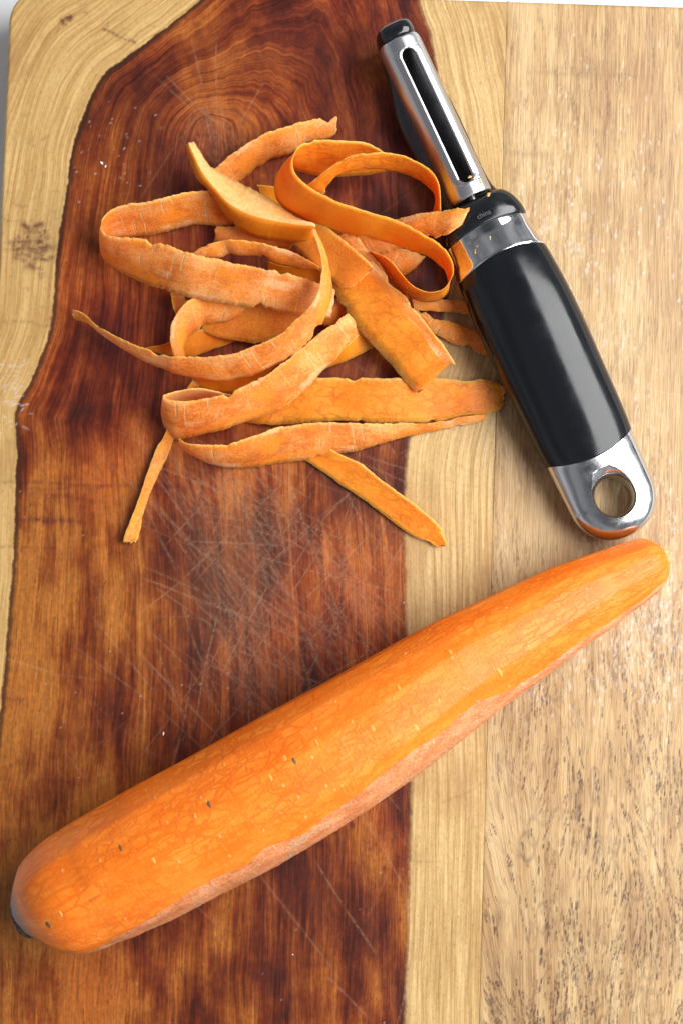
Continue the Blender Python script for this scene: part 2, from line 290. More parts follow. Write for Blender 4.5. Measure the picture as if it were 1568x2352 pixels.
def mesh_from(name, verts, faces):
    me = bpy.data.meshes.new(name)
    me.from_pydata([tuple(map(float, v)) for v in verts], [], [tuple(map(int, f)) for f in faces])
    me.validate()
    me.update()
    return me


def float_attr(me, name, vals):
    a = me.attributes.new(name, 'FLOAT', 'POINT')
    a.data.foreach_set('value', np.asarray(vals, dtype=np.float32).ravel())


def vec_attr(me, name, vals):
    a = me.attributes.new(name, 'FLOAT_VECTOR', 'POINT')
    a.data.foreach_set('vector', np.asarray(vals, dtype=np.float32).ravel())


# ------------------------------------------------------------------ table
m_table, t, b = plain('white_table_paint', (0.80, 0.81, 0.82), 0.35)
n = t.noise(t.node('ShaderNodeTexCoord').outputs['Object'], 60.0, 3.0)
t.put(b.inputs['Base Color'], t.ramp(n, [(0.3, (0.76, 0.77, 0.78)), (0.7, (0.82, 0.83, 0.84))]))
tab = mesh_from('table_top', [(-1.6, -1.6, -0.0222), (1.6, -1.6, -0.0222), (1.6, 1.6, -0.0222), (-1.6, 1.6, -0.0222)], [(0, 1, 2, 3)])
tag(link('table_top', tab, [m_table], smooth=False), kind='structure')

# ------------------------------------------------------------------ cutting board
BX = np.array([math.cos(math.radians(1.85)), -math.sin(math.radians(1.85))])
BY = np.array([-math.sin(math.radians(1.85)), -math.cos(math.radians(1.85))])
BC = np.array(BOARD_CORNER)
BOARD_W, BOARD_H, BOARD_T = 272.0, 402.0, 22.0


def dist_poly(P, line):
    """distance (mm) and side of points to a polyline"""
    best = np.full(len(P), 1e9)
    side = np.zeros(len(P))
    L = np.array(line)
    for a, c in zip(L[:-1], L[1:]):
        d = c - a
        tt = np.clip(((P - a) @ d) / (d @ d), 0, 1)
        q = a + tt[:, None] * d
        dd = np.hypot(*(P - q).T)
        cr = d[0] * (P[:, 1] - a[1]) - d[1] * (P[:, 0] - a[0])
        k = dd < best
        best[k] = dd[k]
        side[k] = np.sign(cr[k])
    return best, side


def catmull(pts, n):
    pts = np.asarray(pts, float)
    p = np.vstack([2 * pts[0] - pts[1], pts, 2 * pts[-1] - pts[-2]])
    u = np.linspace(0, len(pts) - 1 - 1e-9, n)
    i = u.astype(int)
    f = (u - i)[:, None]
    p0, p1, p2, p3 = p[i], p[i + 1], p[i + 2], p[i + 3]
    return 0.5 * (2 * p1 + (p2 - p0) * f + (2 * p0 - 5 * p1 + 4 * p2 - p3) * f ** 2 + (3 * p1 - p0 - 3 * p2 + p3) * f ** 3)


HL = catmull(HEART_LEFT, 120)
HR = catmull(HEART_RIGHT, 80)
PI_ = catmull(PITH, 40)


def px(x, y):
    """a place on the board measured from the board's middle, mm (scale of the sketch)"""
    return np.array([(x - 784) * 0.13543, (1176 - y) * 0.1356])


class Canvas:
    """marks on the wood, laid down on the vertices of a plank's top"""
    def __init__(self, xs, ys, P):
        self.xs, self.ys, self.P = xs, ys, P.reshape(len(ys), len(xs), 2)
        self.a = np.zeros((len(ys), len(xs)))

    def line(self, p, q, w, s):
        lo = np.minimum(p, q) - 4 * w
        hi = np.maximum(p, q) + 4 * w
        cs = np.array([[(c - BC) @ BX, (c - BC) @ BY] for c in ((lo[0], lo[1]), (hi[0], lo[1]), (lo[0], hi[1]), (hi[0], hi[1]))])
        i0, i1 = np.searchsorted(self.xs, [cs[:, 0].min(), cs[:, 0].max()])
        j0, j1 = np.searchsorted(self.ys, [cs[:, 1].min(), cs[:, 1].max()])
        if i1 <= i0 or j1 <= j0:
            return
        P = self.P[j0:j1, i0:i1]
        d = q - p
        tt = ((P - p) @ d) / (d @ d + 1e-9)
        tc = np.clip(tt, 0, 1)
        dd = np.linalg.norm(P - (p + tc[..., None] * d), axis=-1)
        fade = np.clip(4 * tc * (1 - tc) + 0.25, 0, 1)
        v = s * fade * np.exp(-(dd / w) ** 2)
        blk = self.a[j0:j1, i0:i1]
        np.maximum(blk, v, out=blk)

    def blob(self, c, rx, ry, s):
        P = self.P
        v = s * np.exp(-((P[..., 0] - c[0]) / rx) ** 2 - ((P[..., 1] - c[1]) / ry) ** 2)
        np.maximum(self.a, v, out=self.a)

    def flat(self):
        return self.a.ravel()


def plank(x0, x1, corner_left, name, mats, parent, marks):
    step = 0.42
    fine_x = np.arange(max(x0, 0.0), min(x1, 222.0), step)
    xs = np.unique(np.concatenate([[x0], fine_x, np.arange(222.0, x1, 4.0) if x1 > 222 else [], [x1]]))
    ys = np.unique(np.concatenate([np.arange(0, 334.0, step), np.arange(334.0, BOARD_H, 5.0), [BOARD_H]]))
    xs = xs[np.concatenate([[True], np.diff(xs) > 1e-3])]
    e = 1.2                                                  # softened outer edge
    gx, gy = np.meshgrid(xs, ys)
    X, Y = gx.copy(), gy.copy()
    # round the board's corner in plan
    R = 12.0
    if corner_left:
        k = (X < R) & (Y < R)
        dx, dy = R - X, R - Y
        d = np.hypot(dx, dy)
        k &= d > R
        X[k] = R - dx[k] / d[k] * R
        Y[k] = R - dy[k] / d[k] * R
    el = e if x0 <= 0 else 0.03
    er = e if x1 >= BOARD_W else 0.03
    # how far in from the edge -> rounded-over height
    din = np.minimum.reduce([(X - x0) / el, (x1 - X) / er, Y / e, (BOARD_H - Y) / e])
    if corner_left:
        k = (X < R) & (Y < R)
        din[k] = np.minimum(din[k], (R - np.hypot(R - X[k], R - Y[k])) / e)
    din = np.clip(din, 0, 1)
    Zt = -e * (1 - np.sqrt(np.clip(1 - (1 - din) ** 2, 0, 1)))
    if not corner_left:
        k = (X - x0) < 0.5
        Zt[k] = -0.08 * np.clip(1 - (X[k] - x0) / 0.5, 0, 1)
    P = BC + X.reshape(-1, 1) * BX + Y.reshape(-1, 1) * BY
    verts = np.column_stack([P, Zt.ravel()])
    nx, ny = len(xs), len(ys)
    idx = np.arange(nx * ny).reshape(ny, nx)
    quads = np.stack([idx[1:, :-1], idx[1:, 1:], idx[:-1, 1:], idx[:-1, :-1]], -1).reshape(-1, 4)
    loop = np.concatenate([idx[0, :-1], idx[:-1, -1], idx[-1, :0:-1], idx[:0:-1, 0]])
    nb = len(loop)
    bot = verts[loop].copy()
    bot[:, 2] = -BOARD_T
    allv = np.vstack([verts, bot])
    o = np.arange(nb)
    side = np.stack([loop[o], loop[(o + 1) % nb], nx * ny + (o + 1) % nb, nx * ny + o], -1)
    faces = np.vstack([quads, side])
    me = bpy.data.meshes.new(name)
    me.vertices.add(len(allv))
    me.vertices.foreach_set('co', (allv * MM).astype(np.float32).ravel())
    me.loops.add(len(faces) * 4)
    me.loops.foreach_set('vertex_index', faces.astype(np.int32).ravel())
    me.polygons.add(len(faces))
    me.polygons.foreach_set('loop_start', np.arange(0, len(faces) * 4, 4, dtype=np.int32))
    me.polygons.foreach_set('loop_total', np.full(len(faces), 4, dtype=np.int32))
    me.update(calc_edges=True)
    for nm, arr in marks(xs, ys, P, allv[:, :2]).items():
        full = np.zeros(len(allv))
        full[:len(arr)] = arr
        if len(arr) == nx * ny:
            full[nx * ny:] = arr[loop]
        float_attr(me, nm, full)
    ob = link(name, me, mats, parent, sharp=50)
    return ob


def marks_left(xs, ys, P, allP):
    dl, sl = dist_poly(allP, HL)
    dr, sr = dist_poly(allP, HR)
    rp, _ = dist_poly(allP, PI_)
    inside_l = sl > 0          # to the right of the left outline
    inside_r = sr < 0
    d = np.minimum(np.where(inside_l, dl, -dl), np.where(inside_r, dr, -dr))
    ring = np.where(d > 0, 46.0 * d / (d + rp + 1e-6), d * 0.85)
    rightish = (dr < dl) | ~inside_r
    n = len(P)
    sc = Canvas(xs, ys, P)
    r = np.random.default_rng(11)
    spots = [((540, 1350), 90, 150, 78), ((580, 1560), 100, 70, 48), ((780, 1480), 100, 100, 26), ((800, 1300), 80, 130, 46), ((480, 1230), 60, 60, 24),
             ((850, 1960), 130, 120, 12), ((560, 1180), 60, 30, 50), ((480, 290), 40, 40, 12), ((330, 1650), 200, 60, 8), ((1010, 1150), 60, 200, 14)]
    for c, sx, sy, cnt in spots:
        for _ in range(cnt):
            m = px(r.normal(c[0], sx), r.normal(c[1], sy))
            ang = r.choice([r.normal(-58, 14), r.normal(62, 16), r.normal(-35, 12), r.uniform(0, 180)], p=[0.56, 0.16, 0.18, 0.10])
            ln = abs(r.normal(12, 10)) + 3.0
            v = np.array([math.cos(math.radians(ang)), math.sin(math.radians(ang))]) * ln
            bend = np.array([-v[1], v[0]]) * r.normal(0, 0.03)
            s = r.uniform(0.2, 0.8) * (1.0 if r.random() < .8 else 1.3)
            w = r.uniform(0.17, 0.27)
            sc.line(m - v, m + bend, w, s)
            sc.line(m + bend, m + v, w, s)
    for a, c, s in [((430, 1243), (680, 1254), .9), ((1, 1505), (130, 1545), .8), ((130, 1545), (230, 1560), .35), ((860, 1130), (985, 1290), .6),
                    ((870, 1140), (1010, 1340), .5), ((880, 1410), (985, 1560), .4), ((700, 1210), (960, 1560), .5),
                    ((660, 1160), (900, 1500), .5), ((1010, 1090), (880, 1330), .6), ((640, 1340), (560, 1600), .4),
                    ((560, 1950), (780, 2230), .5), ((900, 1900), (1090, 2090), .35), ((935, 60), (880, 130), .4), ((1040, 360), (830, 520), .3)]:
        sc.line(px(*a), px(*c), 0.28, s)
    # dark stains and old cuts
    st = Canvas(xs, ys, P)
    for _ in range(80):
        m = px(r.normal(72, 17), r.normal(555, 22))
        st.line(m, m + np.array([r.normal(0, 3.0), r.normal(0, 1.2)]), r.uniform(0.6, 1.3), r.uniform(.4, 1.0))
    for x, y, w, s in [(145, 27, 1.3, 1), (140, 32, 1.0, .9), (127, 48, .5, .7), (240, 38, .5, .5), (188, 8, .6, .6), (62, 318, 1.2, .35), (95, 305, .8, .3), (95, 620, 1.1, .5), (85, 612, 1.0, .6),
                       (120, 480, .5, .4), (60, 660, .6, .4), (110, 735, .6, .4), (96, 700, .5, .35)]:
        for _ in range(5):
            m = px(x, y) + r.normal(0, w * .5, 2)
            st.line(m, m + r.normal(0, w * .8, 2), w * r.uniform(.5, .9), s * r.uniform(.6, 1))
    for a, c, w, s in [((228, 50), (305, 84), .45, .9), ((262, 75), (285, 62), .3, .5), ((0, 1106), (420, 1118), .7, .55), ((55, 1126), (240, 1120), .6, .5), ((40, 1194), (190, 1199), 1.0, .85),
                       ((0, 1253), (130, 1259), .5, .5), ((60, 1130), (280, 1160), .9, .4), ((0, 735), (150, 745), .5, .3), ((0, 568), (120, 575), .5, .4), ((0, 500), (70, 500), .4, .4),
                       ((20, 460), (60, 468), .4, .3), ((0, 1600), (60, 1606), .8, .5), ((120, 1788), (190, 1795), .5, .5), ((855, 1965), (1010, 1968), .3, .35), ((1010, 1840), (1120, 1790), .25, .3),
                       ((935, 70), (1000, 110), .3, .2)]:
        p, q = px(*a), px(*c)
        k = 8
        pts = [p + (q - p) * i / k + np.array([0, r.normal(0, .35)]) for i in range(k + 1)]
        for u, v in zip(pts[:-1], pts[1:]):
            st.line(u, v, w * r.uniform(.7, 1.2), s * r.uniform(.6, 1))
    for _ in range(120):
        m = px(r.normal(492, 26), r.normal(322, 26))
        st.line(m, m + r.normal(0, 1.6, 2), r.uniform(.5, 1.2), r.uniform(.15, .6))
    # small dark pits along the grain near the right of the heartwood
    for _ in range(70):
        m = px(r.uniform(800, 940), r.uniform(1080, 2300))
        st.line(m, m + np.array([0, r.uniform(.5, 2.5)]), r.uniform(.3, .6), r.uniform(.3, .9))
    wear = Canvas(xs, ys, P)
    for c, rx, ry, s in [((540, 1350), 17, 27, 1.0), ((600, 1540), 14, 12, .7), ((480, 300), 10, 8, .75), ((820, 1300), 12, 22, .35), ((440, 1180), 8, 6, .5)]:
        wear.blob(px(*c), rx, ry, s)
    # white flecks worn into the finish
    fl = Canvas(xs, ys, P)
    for _ in range(60):
        m = px(r.normal(20, 18), r.normal(900, 40))
        v = np.array([r.normal(0, 1.6), r.normal(0, .8)])
        fl.line(m, m + v, .2, r.uniform(.3, .8))
    for _ in range(45):
        m = px(r.normal(240, 60), r.normal(340, 70))
        fl.line(m, m + r.normal(0, .35, 2), .2, r.uniform(.2, .9))
    for _ in range(70):
        m = px(r.uniform(20, 930), r.uniform(1100, 2340))
        fl.line(m, m + r.normal(0, .25, 2), .16, r.uniform(.3, .9))
    for _ in range(50):
        m = px(r.normal(1110, 22), r.uniform(100, 1100))
        fl.line(m, m + np.array([r.normal(0, .3), r.uniform(1, 4)]), .16, r.uniform(.1, .4))
    along = (allP @ -BY)
    return dict(heart=d, ring=ring, along=along, right_sap=rightish.astype(float), scratch=sc.flat(), stain=st.flat(), wear=wear.flat(), fleck=fl.flat())


def marks_right(xs, ys, P, allP):
    r = np.random.default_rng(23)
    u = allP @ BX
    v = allP @ -BY
    u = u.copy()
    # eyes in the figure: grain flows round them
    eye = np.zeros(len(allP))
    for _ in range(90):
        x, y = r.uniform(1125, 1640), 2352 - abs(r.normal(0, 480))
        if y < 1500:
            continue
        if x < 1200 and r.random() < .7:
            continue
        c = px(x, y)
        ca, cb = r.uniform(1.1, 2.6), r.uniform(2.2, 5.0)
        q = ((allP[:, 0] - c[0]) / ca) ** 2 + ((allP[:, 1] - c[1]) / cb) ** 2
        g = np.exp(-q)
        u += r.choice([-1, 1]) * ca * 0.22 * g
        eye = np.maximum(eye, np.exp(-((np.sqrt(q) - 1.0) / 0.2) ** 2) * r.uniform(.1, .6))
    # grain bends away near the seam at the foot
    k = np.exp(-((u - u.min()) / 16.0) ** 2)
    low = np.clip((-v - 60) / 60.0, 0, 1)
    u += k * low * 0.22 * (v + 60)
    n = len(P)
    fl = Canvas(xs, ys, P)
    for c, sx, sy, cnt in [((1280, 560), 70, 120, 190), ((1440, 480), 80, 160, 90), ((1480, 1360), 50, 110, 330), ((1400, 1480), 60, 70, 170), ((1520, 1500), 40, 130, 150), ((1400, 1030), 90, 110, 110), ((1250, 1550), 60, 60, 50), ((1450, 250), 120, 150, 40)]:
        for _ in range(cnt):
            m = px(r.normal(c[0], sx), r.normal(c[1], sy))
            ln = abs(r.normal(0, 2.0)) + .6
            fl.line(m, m + np.array([r.normal(0, .12) * ln, ln]), r.uniform(.16, .34), r.uniform(.15, .85))
    sc = Canvas(xs, ys, P)
    for _ in range(70):
        m = px(r.normal(1190, 60), r.normal(1830, 130))
        v2 = np.array([math.cos(2.3), math.sin(2.3)]) * abs(r.normal(4, 3))
        sc.line(m - v2, m + v2, .2, r.uniform(.1, .5))
    for _ in range(40):
        m = px(r.uniform(1130, 1560), r.uniform(50, 2300))
        a = r.uniform(0, 3.14)
        v2 = np.array([math.cos(a), math.sin(a)]) * abs(r.normal(5, 5))
        sc.line(m - v2, m + v2, .18, r.uniform(.1, .35))
    st = Canvas(xs, ys, P)
    for a, c, w, s in [((1215, 148), (1390, 158), .8, .5), ((1390, 158), (1490, 163), .5, .3), ((1160, 335), (1270, 345), .7, .3), ((1350, 118), (1362, 128), 1.0, .6), ((1180, 20), (1185, 60), .5, .4)]:
        for _ in range(5):
            j = r.normal(0, .5, 2)
            st.line(px(*a) + j, px(*c) + j, w, s * r.uniform(.4, 1))
    for _ in range(4):
        st.line(px(1297, 1886), px(1299, 1889), .55, 2.0)
    for _ in range(60):
        m = px(r.uniform(1140, 1600), r.uniform(1480, 2352))
        st.line(m, m + np.array([r.normal(0, .3), r.normal(0, 2.2)]), r.uniform(.4, 1.1), r.uniform(.2, .6))
    po = Canvas(xs, ys, P)
    for _ in range(4700):
        x = r.uniform(1110, 1600)
        y = 2352 * (1 - r.random() ** 1.35)
        m = px(x, y)
        low = float(np.clip((-m[1] + 10) / 80.0, 0, 1))
        a = (0.5 + 0.9 * low) * (0.10 * math.sin(m[0] / 13 + m[1] / 29) + 0.11 * math.sin(m[1] / 10.5 + m[0] / 6.3) + 0.06 * math.sin(m[0] / 3.1))
        a += -0.02 - 0.30 * math.exp(-((x - 1118) / 45.0) ** 2) * low + r.normal(0, 0.05)
        # open, nearly clear stretches and dense clusters
        g = 0.5 + 0.5 * math.sin(m[0] / 8.0 + 1.7 * math.sin(m[1] / 17.0)) * math.cos(m[1] / 13.0 + m[0] / 15.0)
        if r.random() > 0.10 + 0.90 * g ** 1.25:
            continue
        ln = r.uniform(0.8, 2.4) * r.choice([1.0, 1.6, 2.6], p=[.5, .35, .15]) * (1.15 - 0.3 * low)
        d = np.array([math.sin(a), math.cos(a)]) * ln
        k = np.array([d[1], -d[0]]) * r.normal(0, 0.06)
        w = r.uniform(0.20, 0.30)
        sv = r.uniform(0.35, 0.95) * (0.6 + 0.6 * low)
        po.line(m - d, m + k, w, sv)
        po.line(m + k, m + d, w, sv)
    bl = Canvas(xs, ys, P)
    for _ in range(22):
        bl.blob(px(r.uniform(1120, 1600), r.uniform(0, 2352)), r.uniform(3, 9), r.uniform(8, 22), r.uniform(.2, .9))
    return dict(ring=u, along=v, eye=eye, fleck=fl.flat(), scratch=sc.flat(), stain=st.flat(), blotch=bl.flat(), pores=po.flat(),
                figure=np.clip((-v + 10) / 70.0, 0, 1))


def wood_finish(t, b, col, rough, bump_h, strength, spec=0.4):
    t.put(b.inputs['Base Color'], col)
    t.put(b.inputs['Roughness'], rough)
    b.inputs['Specular IOR Level'].default_value = spec
    t.put(b.inputs['Normal'], t.bump(bump_h, strength, 0.00025))


def mat_plank_left():
    m, t, b = material('acacia_heartwood')
    pos = t.node('ShaderNodeTexCoord').outputs['Object']
    heart, ring, along = t.attr('heart'), t.attr('ring'), t.attr('along')
    calm = t.math('MULTIPLY', t.step(heart, -2.0, 4.0, 0.35, 1.0), t.step(t.sep(pos)[1], 0.05, 0.11, 1.0, 2.0))
    warp = t.math('MULTIPLY', t.math('SUBTRACT', t.noise(t.vmul(pos, (1.0, 0.35, 1.0)), 46.0, 3.0), 0.5), t.math('MULTIPLY', calm, 5.0))
    warp2 = t.math('MULTIPLY', t.math('SUBTRACT', t.noise(t.vmul(pos, (1.0, 0.12, 1.0)), 300.0, 2.0), 0.5), t.math('MULTIPLY', calm, 0.5))
    rg = t.math('ADD', t.math('ADD', ring, warp), warp2)
    broad = t.noise(t.xyz(t.math('MULTIPLY', rg, 0.30), t.math('MULTIPLY', along, 0.016), 0.3), 1.0, 5.0, 0.62)
    fine = t.noise(t.xyz(t.math('MULTIPLY', rg, 1.5), t.math('MULTIPLY', along, 0.05), 4.0), 1.0, 4.0, 0.65)
    blotch = t.noise(t.vmul(pos, (1.0, 0.6, 1.0)), 34.0, 4.0, 0.6)
    pore = t.noise(t.xyz(t.math('MULTIPLY', rg, 2.6), t.math('MULTIPLY', along, 0.30), 9.0), 1.0, 3.0, 0.6)
    fiber = t.noise(t.xyz(t.math('MULTIPLY', rg, 2.4), t.math('MULTIPLY', along, 0.045), 21.0), 1.0, 4.0, 0.75)
    fleck_n = t.noise(t.vmul(pos, (1.0, 0.55, 1.0)), 950.0, 3.0, 0.7)
    grainy = t.math('ADD', t.math('MULTIPLY', fiber, 0.65), t.math('MULTIPLY', fleck_n, 0.35))
    tint = t.noise(t.vmul(pos, (1.0, 0.7, 1.0)), 16.0, 2.0, 0.5)
    f = t.math('ADD', t.math('ADD', t.math('MULTIPLY', broad, 0.55), t.math('MULTIPLY', fine, 0.34)), t.math('MULTIPLY', blotch, 1.15))
    f = t.math('ADD', f, t.math('MULTIPLY', t.step(t.sep(pos)[0], -0.095, -0.045, 0.13, 0.0), t.step(t.sep(pos)[1], -0.02, 0.06, 1.0, 0.0)))
    f = t.step(f, 0.76, 1.24)
    hcol = t.ramp(f, [(0.0, (0.034, 0.0065, 0.004)), (0.25, (0.082, 0.0135, 0.005)), (0.5, (0.145, 0.028, 0.006)), (0.78, (0.225, 0.058, 0.0095)), (1.0, (0.35, 0.118, 0.019))])
    top = t.step(t.sep(pos)[1], -0.02, 0.09)
    red = t.math('MULTIPLY', t.step(t.math('ADD', tint, t.math('MULTIPLY', top, 0.14)), 0.42, 0.68), 0.8)
    hcol = t.mix(red, hcol, (1.0, 0.66, 0.72), 'MULTIPLY')
    hcol = t.mix(1.0, hcol, t.ramp(grainy, [(0.30, (0.42, 0.40, 0.40)), (0.5, (1.0, 1.0, 1.0)), (0.70, (1.75, 1.75, 1.7))]), 'MULTIPLY')
    hcol = t.mix(t.step(pore, 0.60, 0.70, 0.0, 0.6), hcol, (0.018, 0.005, 0.003))
    # grey wear in the middle
    wear = t.attr('wear')
    wn = t.noise(t.xyz(t.math('MULTIPLY', rg, 1.2), t.math('MULTIPLY', along, 0.2), 2.0), 1.0, 5.0, 0.7)
    hcol = t.mix(t.math('MULTIPLY', wear, t.step(wn, 0.3, 0.75, 0.05, 0.42)), hcol, (0.175, 0.080, 0.036))
    # sapwood
    sfine = t.noise(t.xyz(t.math('MULTIPLY', rg, 1.1), t.math('MULTIPLY', along, 0.025), 7.0), 1.0, 5.0, 0.62)
    scol_l = t.ramp(t.step(sfine, 0.26, 0.76), [(0.0, (0.38, 0.205, 0.068)), (0.5, (0.515, 0.32, 0.118)), (1.0, (0.63, 0.43, 0.178))])
    scol_r = t.ramp(t.step(sfine, 0.26, 0.76), [(0.0, (0.35, 0.20, 0.074)), (0.5, (0.51, 0.333, 0.137)), (1.0, (0.65, 0.462, 0.222))])
    scol = t.mix(t.attr('right_sap'), scol_l, scol_r)
    scol = t.mix(1.0, scol, t.ramp(grainy, [(0.30, (0.66, 0.62, 0.56)), (0.5, (1.0, 1.0, 1.0)), (0.70, (1.22, 1.24, 1.28))]), 'MULTIPLY')
    spatch = t.noise(t.vmul(pos, (1.0, 0.5, 1.0)), 60.0, 4.0, 0.6)
    scol = t.mix(t.step(spatch, 0.48, 0.70, 0.0, 0.55), scol, (0.34, 0.185, 0.07))
    sdots = t.noise(t.xyz(t.math('MULTIPLY', rg, 1.9), t.math('MULTIPLY', along, 0.8), 12.0), 1.0, 2.0, 0.5)
    scol = t.mix(t.step(sdots, 0.60, 0.74, 0.0, 0.42), scol, (0.20, 0.085, 0.03))
    # border
    edge = t.math('ADD', heart, t.math('MULTIPLY', t.math('SUBTRACT', t.noise(pos, 320.0, 4.0, 0.6), 0.5), 1.6))
    soft = t.math('MULTIPLY', t.attr('right_sap'), 0.6)
    col = t.mix(t.step(edge, t.math('SUBTRACT', -0.35, soft), t.math('ADD', 0.35, soft)), scol, hcol)
    col = t.mix(t.math('MULTIPLY', t.step(edge, -0.5, 0.3), t.step(edge, 0.5, 2.2, t.math('SUBTRACT', 0.8, soft), 0.0)), col, (0.028, 0.012, 0.006))
    st = t.math('MULTIPLY', t.attr('stain'), t.step(t.noise(pos, 420.0, 3.0), 0.32, 0.55, 0.55, 1.0), clamp=True)
    col = t.mix(t.math('MULTIPLY', st, 0.9), col, (0.070, 0.010, 0.012))
    sc = t.math('MULTIPLY', t.attr('scratch'), t.step(t.noise(pos, 700.0, 3.0), 0.32, 0.6, 0.25, 1.0), clamp=True)
    col = t.mix(t.math('MULTIPLY', sc, 0.52), col, (0.36, 0.205, 0.115))
    fl = t.attr('fleck')
    col = t.mix(t.math('MULTIPLY', fl, 0.75), col, (0.62, 0.58, 0.54))
    rough = t.math('ADD', t.step(broad, 0.3, 0.7, 0.33, 0.42), t.math('ADD', t.math('MULTIPLY', wear, 0.10), t.math('MULTIPLY', sc, 0.2)))
    h = t.math('SUBTRACT', t.math('ADD', t.math('MULTIPLY', fine, 0.5), t.math('MULTIPLY', t.step(pore, 0.66, 0.74), -0.4)), t.math('MULTIPLY', sc, 0.8))
    wood_finish(t, b, col, rough, h, 0.22)
    return m


def mat_plank_right():
    m, t, b = material('acacia_sapwood')
    pos = t.node('ShaderNodeTexCoord').outputs['Object']
    ring, along = t.attr('ring'), t.attr('along')
    fig = t.attr('figure')
    warp = t.math('MULTIPLY', t.math('SUBTRACT', t.noise(t.vmul(pos, (1.0, 0.3, 1.0)), 75.0, 3.0), 0.5), t.math('ADD', 2.0, t.math('MULTIPLY', fig, 1.8)))
    warp2 = t.math('MULTIPLY', t.math('SUBTRACT', t.noise(t.vmul(pos, (1.0, 0.3, 1.0)), 300.0, 2.0), 0.5), t.math('ADD', 0.25, t.math('MULTIPLY', fig, 0.35)))
    rg = t.math('ADD', t.math('ADD', ring, warp), warp2)
    broad = t.noise(t.xyz(t.math('MULTIPLY', rg, 0.22), t.math('MULTIPLY', along, 0.014), 1.3), 1.0, 5.0, 0.6)
    fine = t.noise(t.xyz(t.math('MULTIPLY', rg, 1.6), t.math('MULTIPLY', along, 0.06), 4.0), 1.0, 4.0, 0.65)
    patch = t.noise(pos, 26.0, 3.0, 0.55)
    f = t.step(t.math('ADD', t.math('ADD', t.math('MULTIPLY', broad, 0.5), t.math('MULTIPLY', fine, 0.4)), t.math('MULTIPLY', patch, 0.35)), 0.44, 0.82)
    col = t.ramp(f, [(0.0, (0.31, 0.170, 0.074)), (0.45, (0.455, 0.286, 0.124)), (1.0, (0.59, 0.414, 0.208))])
    fiber = t.noise(t.xyz(t.math('MULTIPLY', rg, 2.6), t.math('MULTIPLY', along, 0.06), 21.0), 1.0, 4.0, 0.75)
    col = t.mix(1.0, col, t.ramp(fiber, [(0.30, (0.66, 0.62, 0.58)), (0.5, (1.0, 1.0, 1.0)), (0.70, (1.2, 1.22, 1.25))]), 'MULTIPLY')
    # pinkish brown stretches
    bl = t.math('MULTIPLY', t.attr('blotch'), t.step(t.noise(t.xyz(t.math('MULTIPLY', rg, 0.8), t.math('MULTIPLY', along, 0.05), 3.0), 1.0, 4.0), 0.35, 0.7))
    col = t.mix(t.math('MULTIPLY', bl, 0.55), col, (0.30, 0.145, 0.065))
    # pores: short dark dashes following the grain
    p1 = t.noise(t.xyz(t.math('MULTIPLY', rg, 3.0), t.math('MULTIPLY', along, 0.075), 9.0), 1.0, 2.0, 0.5)
    p2 = t.noise(t.xyz(t.math('MULTIPLY', rg, 1.5), t.math('MULTIPLY', along, 0.085), 15.0), 1.0, 2.5, 0.55)
    gate = t.step(t.noise(t.vmul(pos, (1.0, 0.6, 1.0)), 70.0, 3.0), 0.38, 0.60, 0.25, 1.0)
    pore = t.math('MULTIPLY', gate, t.math('MAXIMUM', t.step(p1, 0.57, 0.62, 0.0, 0.9), t.math('MULTIPLY', t.step(p2, 0.58, 0.65), t.math('ADD', 0.25, t.math('MULTIPLY', fig, 0.75)))))
    ln1 = t.noise(t.xyz(t.math('MULTIPLY', rg, 0.85), t.math('MULTIPLY', along, 0.022), 31.0), 1.0, 2.0, 0.5)
    ln2 = t.noise(t.xyz(t.math('MULTIPLY', rg, 1.1), t.math('MULTIPLY', along, 0.030), 41.0), 1.0, 2.0, 0.5)
    hair = t.math('MAXIMUM', t.step(t.math('ABSOLUTE', t.math('SUBTRACT', ln1, 0.5)), 0.006, 0.024, 1.0, 0.0), t.step(t.math('ABSOLUTE', t.math('SUBTRACT', ln2, 0.54)), 0.006, 0.022, 0.9, 0.0))
    broken = t.step(t.noise(t.xyz(t.math('MULTIPLY', rg, 0.9), t.math('MULTIPLY', along, 0.16), 51.0), 1.0, 3.0, 0.6), 0.44, 0.58)
    hair = t.math('MULTIPLY', t.math('MULTIPLY', hair, broken), t.math('ADD', 0.55, t.math('MULTIPLY', fig, 0.4)))
    pore = t.math('MAXIMUM', pore, hair)
    pore = t.math('MULTIPLY', pore, 0.45)
    pore = t.math('MAXIMUM', pore, t.math('MAXIMUM', t.attr('pores'), t.math('MULTIPLY', t.attr('eye'), 0.75)))
    col = t.mix(t.math('MULTIPLY', pore, 0.95, clamp=True), col, (0.060, 0.030, 0.022))
    st = t.math('MULTIPLY', t.attr('stain'), t.step(t.noise(pos, 700.0, 3.0), 0.3, 0.6, 0.3, 1.0), clamp=True)
    col = t.mix(t.math('MULTIPLY', st, 0.7), col, (0.10, 0.042, 0.035))
    sc = t.math('MULTIPLY', t.attr('scratch'), 0.5)
    col = t.mix(sc, col, (0.62, 0.50, 0.38))
    fl = t.math('MULTIPLY', t.attr('fleck'), t.step(t.noise(pos, 600.0, 3.0), 0.34, 0.58, 0.2, 1.0), clamp=True)
    col = t.mix(t.math('MULTIPLY', fl, 0.62), col, (0.80, 0.76, 0.72))
    rough = t.math('ADD', t.step(broad, 0.3, 0.7, 0.36, 0.46), t.math('MULTIPLY', fl, 0.15))
    h = t.math('ADD', t.math('MULTIPLY', fine, 0.5), t.math('MULTIPLY', pore, -0.7))
    wood_finish(t, b, col, rough, h, 0.25, 0.5)
    return m


board = empty('cutting_board', tuple(np.append(BC + BX * 120 + BY * 180, -BOARD_T) * MM))
tag(board, 'worn two-tone wooden cutting board with dark red heartwood lying on the white table', 'cutting board')


